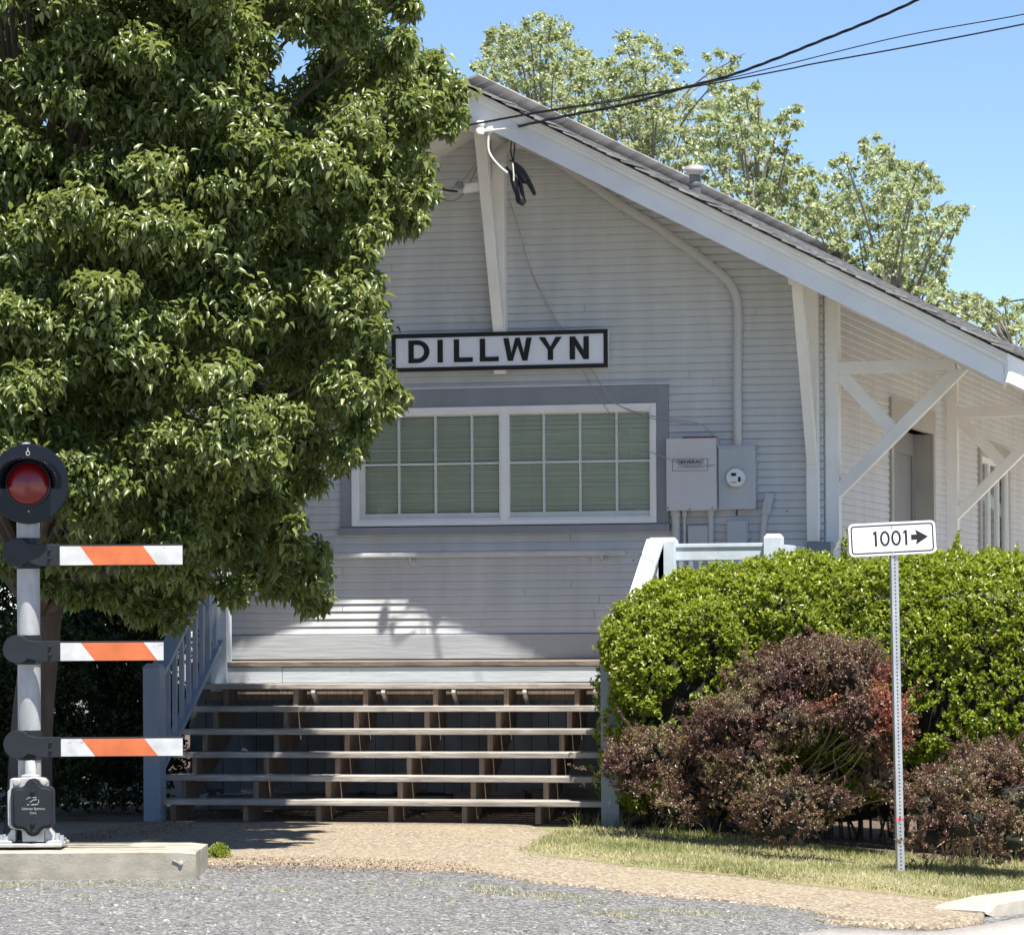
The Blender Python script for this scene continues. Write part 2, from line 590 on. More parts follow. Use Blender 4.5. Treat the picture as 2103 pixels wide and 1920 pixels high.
def leaf_arrays(P, D, N, L, W, droop, tpl):
    tv, tf = tpl
    D = nrm(D)
    side = nrm(np.cross(D, N))
    N = np.cross(side, D)
    L = np.asarray(L)[:, None, None]
    W = np.asarray(W)[:, None, None]
    t, sd, h = tv[:, 0], tv[:, 1], tv[:, 2]
    hh = h[None, :, None] * W * 2 - np.asarray(droop)[:, None, None] * (t ** 2)[None, :, None] * L
    V = P[:, None, :] + D[:, None, :] * (t[None, :, None] * L) + side[:, None, :] * (sd[None, :, None] * W) + N[:, None, :] * hh
    k = len(tv)
    T = tf[None] + (np.arange(len(P)) * k)[:, None, None]
    return V.reshape(-1, 3), T.reshape(-1, 3), k


def foliage(name, P, D, N, L, W, droop, tpl, mat, parent=None, rnd=None, smooth=False, loc=None):
    V, T, k = leaf_arrays(P, D, N, L, W, droop, tpl)
    if rnd is None:
        rnd = rng.random(len(P))
    return npmesh(name, V, T, mat, parent, np.repeat(rnd, k), smooth, loc)


def rand_dirs(n):
    return nrm(rng.normal(size=(n, 3)))


def in_poly(pts, poly):
    x, y = pts[:, 0], pts[:, 1]
    ins = np.zeros(len(pts), bool)
    j = len(poly) - 1
    for i in range(len(poly)):
        xi, yi = poly[i]
        xj, yj = poly[j]
        c = ((yi > y) != (yj > y)) & (x < (xj - xi) * (y - yi) / (yj - yi + 1e-12) + xi)
        ins ^= c
        j = i
    return ins


def text_mesh(s, size, extrude=0.001, offset=0.0, align='CENTER'):
    cu = bpy.data.curves.new("lettering", 'FONT')
    cu.body = s
    cu.size = size
    cu.extrude = extrude
    cu.offset = offset
    cu.align_x = align
    cu.align_y = 'CENTER'
    cu.resolution_u = 4
    ob = bpy.data.objects.new("tmp", cu)
    COL.objects.link(ob)
    dg = bpy.context.evaluated_depsgraph_get()
    me = bpy.data.meshes.new_from_object(ob.evaluated_get(dg))
    bpy.data.objects.remove(ob)
    bpy.data.curves.remove(cu)
    return me


# ================================================================== GROUND
def axis_vals(lo, hi, fine_lo, fine_hi, step):
    a = list(np.arange(fine_lo, fine_hi + 1e-6, step))
    d, v = step, fine_lo
    while v > lo:
        d *= 1.6
        v -= d
        a.insert(0, max(v, lo))
    d, v = step, fine_hi
    while v < hi:
        d *= 1.6
        v += d
        a.append(min(v, hi))
    return a


xs = axis_vals(-900, 900, -8, 12, 0.25)
ys = axis_vals(-900, 900, -16, 2, 0.25)
gv, gf = [], []
for yy in ys:
    for xx in xs:
        b = 0.003 * noise.noise(Vector((xx * 0.7, yy * 0.7, 3))) if abs(xx) < 20 and abs(yy) < 30 else 0
        gv.append((xx, yy, gz(xx, yy) - 0.008 + b))
nx = len(xs)
for j in range(len(ys) - 1):
    for i in range(nx - 1):
        a = j * nx + i
        gf.append((a, a + 1, a + nx + 1, a + nx))
go = npmesh("ground", gv, gf, M['gravelground'])
go["kind"] = "structure"


def drape(name, upper, lower, mat, lift, kind="structure", nseg=10):
    """a sheet between two polylines of ground points, laid on the ground"""
    def resample(pl, n):
        P = [Vector(p) for p in pl]
        d = [0]
        for a, b in zip(P, P[1:]):
            d.append(d[-1] + (b - a).length)
        out = []
        for k in range(n):
            t = d[-1] * k / (n - 1)
            i = max(0, min(len(P) - 2, next((q for q in range(len(d) - 1) if d[q + 1] >= t), len(P) - 2)))
            out.append(P[i].lerp(P[i + 1], (t - d[i]) / max(d[i + 1] - d[i], 1e-9)))
        return out
    n = 60
    A, B = resample(upper, n), resample(lower, n)
    V, T = [], []
    for i in range(n):
        for k in range(-1, nseg + 2):
            p = A[i].lerp(B[i], min(1, max(0, k / nseg)))
            V.append((p.x, p.y, gz(p.x, p.y) + (lift if 0 <= k <= nseg else -0.06)))
    for i in range(n - 1):
        for k in range(nseg + 2):
            a = i * (nseg + 3) + k
            T.append((a, a + 1, a + nseg + 4, a + nseg + 3))
    o = npmesh(name, V, T, mat)
    o["kind"] = kind
    return o


G = lambda pts: [onG(u, v) for u, v in pts]
XW0 = 2.5
YF = -3.05                                  # front of the lowest tread (set out below)
path_up = [Vector((-6.5, -2.6, 0)), Vector((-3.3, YF + 0.02, 0)), Vector((0.95, YF + 0.02, 0))] + G([(1150, 1712), (1059, 1753), (1178, 1763), (1297, 1781), (1495, 1797), (1600, 1812), (1750, 1828), (1874, 1842), (1994, 1855)])
path_lo = [Vector((-6.5, -8.0, 0))] + G([(300, 1775), (560, 1772), (760, 1780), (961, 1787), (1098, 1811), (1217, 1819), (1297, 1834), (1495, 1850), (1640, 1862), (1695, 1880), (1812, 1890), (1912, 1896), (2009, 1884)])
path_sheet = drape("path", path_up, path_lo, M['aggregate'], 0.006)
lawn_up = [Vector((1.0, -3.2, 0)), Vector((2.2, -3.0, 0)), Vector((4.0, -2.8, 0)), Vector((7.0, -2.6, 0)), Vector((14, -2.4, 0))]
lawn_lo = G([(1059, 1754), (1178, 1764), (1297, 1782), (1495, 1798), (1600, 1813), (1750, 1829), (1874, 1843), (1994, 1856), (2103, 1842), (2400, 1800)])
lawn_lo[0] = onG(1059, 1752)
drape("lawn", lawn_up, lawn_lo, M['lawn'], 0.001, nseg=14)
bed_lo = G([(1240, 1700), (1330, 1712), (1500, 1722), (1700, 1742), (1820, 1757), (1960, 1772), (2103, 1776), (2300, 1776)])
bed_up = [Vector((p.x - 0.2, 1.5, 0)) for p in bed_lo]
drape("mulch_bed", bed_up, bed_lo, M['soil'], 0.0115)
drape("soil_strip", [Vector((-16, 22.0, 0)), Vector((1.4, 22.0, 0))], [Vector((-16, -4.4, 0)), Vector((-9, -4.4, 0)), Vector((-3.0, -3.35, 0)), Vector((-2.9, YF + .03, 0)), Vector((1.4, YF + .03, 0))], M['soil'], 0.0115)
road_up = G([(1640, 1915), (1720, 1904), (1812, 1909), (1912, 1912), (2009, 1899), (2110, 1881), (2400, 1850)])
road_lo = [Vector((p.x + 2.0, p.y - 9, 0)) for p in road_up]
drape("road", road_up, road_lo, M['road'], -0.001)

drape("street", [Vector((-70, -13.6, 0)), Vector((5.0, -13.6, 0)), Vector((8.0, -11.0, 0)), Vector((70, -9.5, 0))], [Vector((-70, -75, 0)), Vector((70, -75, 0))], M['road'], -.003)
nose = MB()
npx = G([(1672, 1884), (1700, 1893), (1760, 1899), (1830, 1903), (1912, 1905), (1970, 1902), (2006, 1892), (2012, 1878)])
npts = [Vector((p.x, p.y, gz(p.x, p.y) - .012)) for p in npx]
nose.tube(npts, [.012, .03, .038, .04, .04, .04, .038, .03], 12)
o = nose.build("path_edge", M['aggregate'], smooth=True)
o["kind"] = "structure"
# kerb at the right: a rounded concrete kerb with its ramped end
drape("pavement", [Vector((XW0, 40, 0)), Vector((26, 40, 0))], [Vector((XW0, 1.45, 0)), Vector((26, 1.45, 0))], M['paving'], 0.008)
kb = MB()
kp = [onG(1968, 1872), onG(1994, 1870), onG(2030, 1868), onG(2080, 1862), onG(2150, 1852), onG(2400, 1822)]
kp = [Vector((p.x, p.y, gz(p.x, p.y))) for p in kp]
prof = [(-.10, -.06), (-.09, .06), (-.05, .085), (.05, .085), (.10, .06), (.11, -.06)]
ring = []
for i, p in enumerate(kp):
    d = (kp[min(i + 1, len(kp) - 1)] - kp[max(i - 1, 0)])
    d.z = 0
    d.normalize()
    sd = Vector((-d.y, d.x, 0))
    ring.append([p + sd * a * 2.0 + Vector((0, 0, b * (0.15, 0.7, 1, 1, 1, 1)[i])) for a, b in prof])
for r0, r1 in zip(ring, ring[1:]):
    for a in range(len(prof) - 1):
        kb.quad(r0[a], r1[a], r1[a + 1], r0[a + 1])
kb.quad(*reversed(ring[0]))
k = kb.build("kerb", M['kerb'], bevel=0)
tag(k, "pale concrete kerb curving off at the right end of the path", "kerb", kind="structure")

# ================================================================== STATION BUILDING
OV = 1.10                                    # gable overhang
A = onY(965, 202, -OV)
B = onY(2072, 748, -OV)
PITCH = (A.z - B.z) / (B.x - A.x)
ZR = A.z + PITCH * A.x                       # fascia top line at the ridge
XE = onY(2064, 760, -OV).x                   # eave
XW = onY(1693, 1000, 0.0).x                  # half width of the walls
print("PITCH deg", math.degrees(math.atan(PITCH)), "ZR", ZR, "XE", XE, "XW", XW)
FH = A.z - onY(965, 240, -OV).z + 0.03
LEN = 17.0
ZS = ZR - 0.075                              # soffit underside at the ridge
ZBASE = onY(900, 1303, 0).z                  # bottom of siding
DECKZ = onY(900, 1358, -1.45).z
print("FH", FH, "ZBASE", ZBASE, "DECK", DECKZ)

st = thing("train_station", (0, 0, 0), "pale grey clapboard depot with a steep front gable and wide bracketed eaves", "building")

# window opening on the front wall
wl, wr = onY(722, 950, 0).x, onY(1353, 950, 0).x
wtop, wbot = onY(1030, 832, 0).z, onY(1030, 1079, 0).z
CH = 0.0645


def siding(name, mk, a_lo, a_hi, z0, ztop_fn, z_hi, openings, parent):
    """courses of lapped boards; mk(a, depth, z) gives the point"""
    s = MB()
    z = z0
    while z < z_hi:
        z1 = z + CH
        lo, hi = a_lo, a_hi
        lim = ztop_fn(z)
        if lim is not None:
            lo, hi = max(lo, -lim), min(hi, lim)
        if hi - lo < 0.05:
            break
        spans = [(lo, hi)]
        for (o0, o1, oz0, oz1) in openings:
            if z1 > oz0 + 0.002 and z < oz1 - 0.002:
                nsp = []
                for (p, q) in spans:
                    if o0 > p:
                        nsp.append((p, min(q, o0)))
                    if o1 < q:
                        nsp.append((max(p, o1), q))
                spans = [x for x in nsp if x[1] - x[0] > 0.01]
        for (p, q) in spans:
            cuts = [p]
            x = p + random.uniform(0.8, 3.6)
            while x < q - 0.5:
                cuts.append(x)
                x += random.uniform(2.4, 4.2)
            cuts.append(q)
            for c0, c1 in zip(cuts, cuts[1:]):
                pr = 0.0135 + random.uniform(-.0008, .0012)
                dz0, dz1 = random.uniform(-.0012, .0012), random.uniform(-.0012, .0012)
                n = max(1, int((c1 - c0) / 0.5))
                for k in range(n):
                    t0, t1 = k / n, (k + 1) / n
                    b0, b1 = c0 + (c1 - c0) * t0, c0 + (c1 - c0) * t1 - (0.004 if k == n - 1 else 0)
                    w0 = dz0 + (dz1 - dz0) * t0 + .0012 * noise.noise(Vector((b0 * 1.3, z * 9, 1)))
                    w1 = dz0 + (dz1 - dz0) * t1 + .0012 * noise.noise(Vector((b1 * 1.3, z * 9, 1)))
                    s.quad(mk(b0, pr, z + w0 + .0125), mk(b1, pr, z + w1 + .0125), mk(b1, .005, z1), mk(b0, .005, z1))
                    s.quad(mk(b0, -.001, z + .0015), mk(b1, -.001, z + .0015), mk(b1, pr, z + w1 + .0125), mk(b0, pr, z + w0 + .0125))
                    s.quad(mk(b0, .006, z - .001), mk(b1, .006, z - .001), mk(b1, -.003, z + .002), mk(b0, -.003, z + .002))
        z = z1
    # sheathing behind the boards
    return s.build(name, M['siding'], parent)


front = siding("front_wall", lambda a, d, z: (a, -d, z), -XW, XW, ZBASE, lambda z: (ZS - z) / PITCH + .04, ZS,
               [(wl, wr, wbot, wtop)], st)
front["label"] = "front gable wall of narrow lapped clapboards"
sh = MB()
zt = lambda x: ZS - PITCH * abs(x) - .01
ys0, ys1 = 0.012, 0.05
zl = 0.1
for (x0, x1, za, zb) in ((-XW, wl, None, None), (wr, XW, None, None)):
    sh.prism([(x0, zl), (x1, zl), (x1, zt(x1)), (x0, zt(x0))], 1, ys0, ys1)
sh.prism([(wl, zl), (wr, zl), (wr, wbot), (wl, wbot)], 1, ys0, ys1)
sh.prism([(wl, wtop), (wr, wtop), (wr, zt(wr)), (0, zt(0)), (wl, zt(wl))], 1, ys0, ys1)
sh.build("sheathing", M['siding'], front)

# side wall, door and window openings
dy0, dy1 = onX(1829, 1000, XW).y, onX(1911, 1000, XW).y
dzt = onX(1911, 892, XW).z
w2y0 = onX(2010, 1000, XW).y
w2y1 = w2y0 + 2.3
w2zt, w2zb = onX(2012, 937, XW).z, onX(2012, 1150, XW).z - .1
print("door", dy0, dy1, dzt, "win2", w2y0, w2zt, w2zb)
ZE = ZS - PITCH * XW
side = siding("side_wall", lambda a, d, z: (XW + d, a, z), 0, LEN, 1.25, lambda z: None, ZE + .02,
              [(dy0, dy1, 0, dzt), (w2y0, w2y1, w2zb, w2zt)], st)
sh = MB()
for (y0, y1, z0, z1) in ((0.06, dy0 - .04, .1, ZE), (dy0 - .04, dy1 + .04, dzt + .01, ZE), (dy1 + .04, w2y0 - .01, .1, ZE), (w2y0 - .01, w2y1 + .01, .1, w2zb - .01), (w2y0 - .01, w2y1 + .01, w2zt + .01, ZE), (w2y1 + .01, LEN, .1, ZE)):
    sh.box(XW - .05, XW - .012, y0, y1, z0, z1)
sh.build("sheathing", M['siding'], side)
far = siding("side_wall", lambda a, d, z: (-XW - d, LEN - a, z), 0, LEN, 0.3, lambda z: None, ZE + .02, [], st)
bw = MB()
bw.prism([(-XW, .1), (XW, .1), (XW, ZE), (0, ZS), (-XW, ZE)], 1, LEN, LEN + .05)
bw.box(-XW, -XW + .04, .06, LEN, .1, ZE)
bw.build("rear_wall", M['siding'], st)
sk = MB()
sk.box(-XW - .02, XW + .02, -.034, -.002, DECKZ + .01, ZBASE)
sk.box(XW + .002, XW + .03, 0.02, LEN, .9, 1.25)
sk.build("base_board", M['skirtboard'], st, bevel=.003)

# roof: shingle courses on a deck
rf = MB()
att = []
cosp = 1 / math.sqrt(1 + PITCH ** 2)
sinp = PITCH * cosp
SHIN = 0.135
XO = XE + 0.05
slope_len = XO / cosp
ncourse = int(slope_len / SHIN) + 1
for sgn in (1, -1):
    for i in range(ncourse):
        d0 = i * SHIN
        y = -OV - 0.10
        first = True
        while y < LEN + 0.6:
            wv = random.uniform(0.16, 0.34) if y < 2 else 0.33
            yy0 = y + (random.uniform(-.014, .014) if first else 0)
            th = 0.010 + random.uniform(0, .006)
            lift = random.choice([0, 0, 0, .008, .016]) if first else random.uniform(0, .003)
            n0 = len(rf.v)
            for dd, hh in ((d0 - .01, .020 + lift), (d0 + SHIN * 1.25, .006)):
                for t in (0, th):
                    for yv in (yy0, y + wv - .006):
                        px = sgn * (XO - dd * cosp)
                        pz = ZR + .085 - PITCH * XO + dd * sinp + .011 * (yv + OV)
                        rf.v.append(Vector((px + sgn * (hh + t) * sinp, yv, pz + (hh + t) * cosp)))
            for f in ((0, 1, 3, 2), (4, 6, 7, 5), (0, 4, 5, 1), (2, 3, 7, 6), (0, 2, 6, 4), (1, 5, 7, 3)):
                rf.f.append(tuple(n0 + q for q in f))
            att += [random.random()] * 8
            y += wv
            first = False
shing = rf.build("roof", M['shingle'], st, attr=att)
shing["label"] = "dark grey asphalt shingle roof with ragged edge"
rd = MB()
for sgn in (1, -1):
    x1 = sgn * XE
    n0 = len(rd.v)
    rd.prism([(0, ZR + .08), (x1, ZR + .08 - PITCH * XE), (x1, ZS - PITCH * XE), (0, ZS)], 1, -OV + .031, LEN + .55)
    for q in rd.v[n0 + 4:n0 + 6]:
        q.z += .011 * (LEN + .55 + OV)
sof = rd.build("soffit", M['trim'], shing)
for sgn in (1, -1):
    fb = MB()
    x1 = sgn * XE
    zb = ZR - FH
    fb.prism([(0, ZR), (x1, ZR - PITCH * XE), (x1, zb - PITCH * XE), (0, zb)], 1, -OV, -OV + .03)
    o = fb.build("rake_fascia", M['fascia'], st, bevel=.004)
    mo = MB()
    for (h0, h1, pr) in ((-.012, .03, .022), (.03, .055, .036), (.055, .078, .05)):
        mo.prism([(0, ZR + h0), (x1 * 1.006, ZR + h0 - PITCH * XE * 1.006), (x1 * 1.006, ZR + h1 - PITCH * XE * 1.006), (0, ZR + h1)], 1, -OV - pr, -OV - .001)
    mo.build("moulding", M['trim'], o, bevel=.004)
ef = MB()
for sgn in (1, -1):
    zt_ = ZR + .07 - PITCH * XE
    ef.box(min(sgn * XE, sgn * (XE + .03)), max(sgn * XE, sgn * (XE + .03)), -OV - .02, LEN + .5, zt_ - .235, zt_)
ef.build("eave_fascia", M['trim'], st, bevel=.004)

# eave brackets in planes square to the side wall
def bracket(y0):
    b = MB()
    f = lambda u, v: (lambda p: (p.x, p.z))(onY(u, v, 0.08))
    th0, th1 = y0, y0 + .13
    pxl, pxr = f(1684, 900)[0], f(1725, 900)[0]
    ztp = f(1700, 600)[1]
    zbt = f(1700, 1130)[1]
    b.prism([(pxl, zbt + .05), (pxl + .03, zbt + .02), (pxl + .05, zbt), (pxr - .05, zbt), (pxr - .03, zbt + .02), (pxr - .02, zbt + .06), (pxr, zbt + .08), (pxr, ztp - .02), (pxl, ztp + .07)], 1, th0, th1)
    # top chord with a scrolled end
    c = [f(1684, 603), f(2062, 798), f(2066, 790), f(2074, 787), f(2082, 789), f(2092, 796), f(2092, 770), f(1684, 563)]
    b.prism(c, 1, th0 + .006, th1 - .006)
    b.prism([f(1724, 744), f(1960, 736), f(1966, 761), f(1724, 769)], 1, th0 + .003, th1 - .003)
    b.prism([f(1724, 990), f(1953, 758), f(1990, 758), f(1722, 1026)], 1, th0 + .01, th1 - .01)
    b.prism([f(1724, 768), f(1744, 768), f(1842, 872), f(1823, 890), f(1724, 786)], 1, th0 + .013, th1 - .013)
    return b


for y0 in (0.02, onX(1962, 900, XW + .1).y, onX(1962, 900, XW + .1).y * 2):
    br = bracket(y0).build("eave_bracket", M['trim'], st, bevel=.006)

# gable brackets in planes square to the front wall
def gable_bracket(x, zb, zk, yt, zt_, w):
    b = MB()
    b.prism([(-.012, zb + .1), (-.05, zb + .07), (-.06, zb), (-.10, zb), (-.115, zb + .1), (-.115, zt_ + .02), (-.012, zt_ + .02)], 0, x - w / 2, x + w / 2)
    b.prism([(-.10, zk), (-.10, zk + .10), (yt + .05, zt_), (yt - .05, zt_), (yt - .05, zt_ - .05), (-.13, zk + .0)], 0, x - w / 2 + .006, x + w / 2 - .006)
    b.box(x - w / 2 + .003, x + w / 2 - .003, yt - .20, -.012, zt_ - .005, zt_ + .11)
    return b


kz = onY(1037, 768, -.05).z
kzk = onY(1037, 690, -.1).z
ktz = ZS - .12
gable_bracket(0.0, kz, kzk, -.66, ktz - .05, .105).build("gable_bracket", M['trim'], st, bevel=.006)
cx_ = onY(1671, 1000, -.05).x
cz, czk = onY(1671, 1112, -.05).z, onY(1671, 955, -.1).z
ctz = ZS - PITCH * cx_ - .13
gable_bracket(cx_, cz, czk, -.72, ctz, .10).build("gable_bracket", M['trim'], st, bevel=.006)
gable_bracket(-cx_, cz, czk, -.72, ctz, .10).build("gable_bracket", M['trim'], st, bevel=.006)
pb = MB()
pb.box(cx_ - .05, XW + .07, -.10, .02, cz - .5, cz - .005)
pb.build("corner_block", M['slate'], st, bevel=.006)

# front window -------------------------------------------------------
win = MB()
tl, tr = onY(701, 950, -.02).x, onY(1374, 950, -.02).x
tt, tb = onY(1030, 797, -.02).z, onY(1030, 1096, -.02).z
st_t = onY(1030, 1080, -.02).z
win.box(tl, wl + .012, -.040, -.001, st_t, tt)
win.box(wr - .012, tr, -.040, -.001, st_t, tt)
win.box(wl + .012, wr - .012, -.040, -.001, wtop - .012, tt)
win.box(tl - .02, tr + .01, -.065, -.001, tb, st_t - .001)
cas = win.build("window_casing", M['slate'], st, bevel=.003)
dl = MB()
dl.box(tl - .01, tr + .012, -.052, -.002, tt + .001, tt + .018)
dl.build("drip_cap", M['siding'], cas)
ff = MB()
fl, fr_ = wl + .012, wr - .012
fb_, ft = wbot + .004, wtop - .012
fw = .042
mc = onY(1035.5, 950, -.03).x
ff.box(fl, fl + fw, -.050, .0, fb_, ft)
ff.box(fr_ - fw, fr_, -.050, .0, fb_, ft)
ff.box(fl + fw, fr_ - fw, -.050, .0, ft - fw, ft)
ff.box(fl + fw, fr_ - fw, -.050, .0, fb_, fb_ + fw)
ff.box(mc - .027, mc + .027, -.048, .0, fb_ + fw, ft - fw)
for (a0, a1) in ((fl + fw, mc - .027), (mc + .027, fr_ - fw)):
    for (p0, p1, q0, q1) in ((a0, a0 + .018, fb_ + fw, ft - fw), (a1 - .018, a1, fb_ + fw, ft - fw), (a0 + .018, a1 - .018, fb_ + fw, fb_ + fw + .02), (a0 + .018, a1 - .018, ft - fw - .02, ft - fw)):
        ff.box(p0, p1, -.034, .0, q0, q1)
frame = ff.build("window_frame", M['frame'], cas, bevel=.002)
gi0, gi1 = fb_ + fw + .02, ft - fw - .02
for (a0, a1, us, edge) in ((fl + fw + .018, mc - .045, (821, 896, 971), 0), (mc + .045, fr_ - fw - .018, (1118.5, 1193, 1268), 1)):
    sx = MB()
    bs = .045
    sx.box(a0, a1, -.012, .012, gi0, gi0 + bs)
    sx.box(a0, a1, -.012, .012, gi1 - .012, gi1)
    if edge == 0:
        sx.box(a0, a0 + .05, -.012, .012, gi0 + bs, gi1 - .012)
    for u in us:
        x = onY(u, 950, .02).x
        sx.box(x - .0105, x + .0105, -.010, .010, gi0 + bs, gi1 - .012)
    zm = onY(1035, 951, .02).z
    sx.box(a0, a1, -.008, .008, zm - .010, zm + .010)
    sx.build("sash", M['sash'], cas, bevel=.0015)
    gl = MB()
    gl.quad((a0, .013, gi0), (a1, .013, gi0), (a1, .013, gi1), (a0, .013, gi1))
    gl.build("pane", M['glass'], cas)
    bl = MB()
    z = gi0
    while z < gi1:
        w = random.uniform(-.001, .001)
        nb = 6
        for k in range(nb):
            b0, b1 = a0 - .03 + (a1 - a0 + .06) * k / nb, a0 - .03 + (a1 - a0 + .06) * (k + 1) / nb
            e0 = .0012 * noise.noise(Vector((b0 * 2, z * 3, 5)))
            e1 = .0012 * noise.noise(Vector((b1 * 2, z * 3, 5)))
            bl.quad((b0, .047, z + w + e0), (b1, .047, z + w + e1), (b1, .040, z + .0166 + w + e1), (b0, .040, z + .0166 + w + e0))
        z += .0195
    for cxp in (.12, .5, .86):
        xx = a0 + (a1 - a0) * cxp
        bl.box(xx - .002, xx + .002, 0.036, .038, gi0, gi1)
    bl.build("blind", M['blind'], cas)
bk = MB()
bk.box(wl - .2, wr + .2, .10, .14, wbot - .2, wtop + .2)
bk.build("room_shade_sheet", M['core'], cas)  # dark sheet painted as the unlit room between the slats

# side door ----------------------------------------------------------
dr = MB()
cw = .13
dr.box(XW + .002, XW + .035, dy0 - cw, dy0, 1.0, dzt + .22)
dr.box(XW + .002, XW + .035, dy1, dy1 + cw, 1.0, dzt + .22)
dr.box(XW + .002, XW + .035, dy0, dy1, dzt, dzt + .22)
dr.box(XW - .22, XW + .001, dy0 - .03, dy0, 1.0, dzt)
dr.box(XW - .22, XW + .001, dy1, dy1 + .03, 1.0, dzt)
dcase = dr.build("door_casing", M['sidetrim'], st, bevel=.003)
dd = MB()
mid = (dy0 + dy1) / 2
for (a0, a1) in ((dy0, mid - .004), (mid + .004, dy1)):
    dd.box(XW - .215, XW - .175, a0, a1, 1.0, dzt)
    dd.box(XW - .176, XW - .155, a0, a0 + .13, 1.0, dzt)
    dd.box(XW - .176, XW - .155, a1 - .13, a1, 1.0, dzt)
    dd.box(XW - .176, XW - .155, a0 + .13, a1 - .13, dzt - .22, dzt)
    dd.box(XW - .176, XW - .155, a0 + .13, a1 - .13, 1.9, 2.05)
door = dd.build("door", M['door'], st, bevel=.004)
dk = MB()
dk.lathe([(0.0, -.06), (.022, -.055), (.026, -.03), (.012, -.02), (.012, 0)], (XW - .13, mid + .09, 2.25), 'y', 12)
dk.build("handle", M['cast'], door)

# side window --------------------------------------------------------
sw = MB()
sw.box(XW + .002, XW + .04, w2y0 - .14, w2y0, w2zb - .05, w2zt + .16)
sw.box(XW + .002, XW + .04, w2y1, w2y1 + .14, w2zb - .05, w2zt + .16)
sw.box(XW + .002, XW + .04, w2y0, w2y1, w2zt, w2zt + .16)
scas = sw.build("window_casing", M['sidetrim'], st, bevel=.003)
sf = MB()
sf.box(XW - .02, XW + .03, w2y0, w2y0 + .05, w2zb, w2zt)
sf.box(XW - .02, XW + .03, w2y1 - .05, w2y1, w2zb, w2zt)
sf.box(XW - .02, XW + .03, w2y0 + .05, w2y1 - .05, w2zt - .06, w2zt)
sf.box(XW - .02, XW + .03, w2y0 + .05, w2y1 - .05, w2zb, w2zb + .06)
for k in (1, 2):
    ym = w2y0 + (w2y1 - w2y0) * k / 3
    sf.box(XW - .018, XW + .022, ym - .025, ym + .025, w2zb + .06, w2zt - .06)
sf.build("window_frame", M['frame'], scas, bevel=.002)
sg = MB()
sg.quad((XW - .005, w2y0, w2zb), (XW - .005, w2y1, w2zb), (XW - .005, w2y1, w2zt), (XW - .005, w2y0, w2zt))
sg.build("pane", M['glass'], scas)
cu = MB()
yy = w2y0 - .1
while yy < w2y1 + .1:
    cu.quad((XW - .12, yy, w2zb - .1), (XW - .08, yy + .07, w2zb - .1), (XW - .08, yy + .07, w2zt + .1), (XW - .12, yy, w2zt + .1))
    cu.quad((XW - .08, yy + .07, w2zb - .1), (XW - .12, yy + .14, w2zb - .1), (XW - .12, yy + .14, w2zt + .1), (XW - .08, yy + .07, w2zt + .1))
    yy += .14
cu.build("curtain", M['boxgrey'], scas)

def brick_mat():
    mt, t, b = nodes_of("red_brick")
    tc = t.nodes.new("ShaderNodeTexCoord")
    mp = t.nodes.new("ShaderNodeMapping")
    mp.inputs["Rotation"].default_value = (math.radians(90), 0, 0)
    br_ = t.nodes.new("ShaderNodeTexBrick")
    br_.inputs["Scale"].default_value = 2.2
    br_.inputs["Color1"].default_value = (0.22, 0.085, 0.06, 1)
    br_.inputs["Color2"].default_value = (0.30, 0.13, 0.09, 1)
    br_.inputs["Mortar"].default_value = (0.45, 0.42, 0.38, 1)
    t.links.new(tc.outputs["Object"], mp.inputs[0])
    t.links.new(mp.outputs[0], br_.inputs["Vector"])
    t.links.new(br_.outputs[0], b.inputs["Base Color"])
    b.inputs["Roughness"].default_value = 0.9
    return mt


bb_ = thing("brick_building", (12, 30, -.7), "red brick building seen only as a reflection in the side window", "building")
c = MB()
c.box(4.0, 20, 28, 36, -.8, 4.6)
c.build("wall", brick_mat(), bb_)
c = MB()
c.prism([(27.4, 4.6), (36.6, 4.6), (36.6, 4.8), (32, 6.6), (27.4, 4.8)], 0, 3.6, 20.4)
c.build("roof", M['conduit'], bb_)
# vent pipe on the roof
vy = 3.2
lo_, hi_ = 0.5, 4.5
for _ in range(40):
    md = (lo_ + hi_) / 2
    p = onY(1427, 380, vy)
    break
vx = p.x
vz = ZR + .1 - PITCH * vx
vtop = onY(1427, 341, vy).z
vp = MB()
vp.lathe([(.054, vz - .3), (.054, vz + .12), (.064, vz + .13), (.064, vz + .15), (.054, vz + .16), (.054, vtop - .09)], (vx, vy, 0), 'z', 20)
vent = vp.build("vent_pipe", M['ventdark'], st, smooth=True)
vc = MB()
vc.lathe([(.0, vtop - .085), (.078, vtop - .085), (.082, vtop - .07), (.082, vtop - .05), (.10, vtop - .046), (.10, vtop - .034), (.096, vtop - .03), (.08, vtop - .005), (.045, vtop + .008), (.0, vtop + .010)], (vx, vy, 0), 'z', 24)
vc.build("cap", M['ventcap'], vent, smooth=True)

# ================================================================== PORCH STEPS
YD = YF + 6 * .262 + .02                    # face of the porch edge
RISE = DECKZ / 7.0
xsL = onY(420, 1460, YD - .3).x
xsR = onY(1243, 1642, YF).x + .02
print("YF", YF, "YD", YD, "RISE", RISE, "steps x", xsL, xsR, "row1 v?")
por = thing("porch_steps", (0, YD, 0), "weathered open wooden steps up to the porch with pale railings", "steps")
for k in range(1, 7):
    t = MB()
    y0 = YF + (k - 1) * .262
    xl = xsL - .02 + random.uniform(-.02, .02)
    t.box(xl, xsR + (.0 if k < 2 else random.uniform(.02, .05)), y0 - .025, y0 + .262, k * RISE - .044, k * RISE)
    sag = random.uniform(-.004, .004)
    for q in t.v:
        q.z += sag * (q.x - .0) / 2.0 + random.uniform(-.0012, .0012)
        q.y += random.uniform(-.006, .006)
    t.build("tread", M['treads'], por, bevel=.005)
sx_px = (456, 600, 743.5, 887.5, 1033, 1178)
yr = YF + 5 * .262
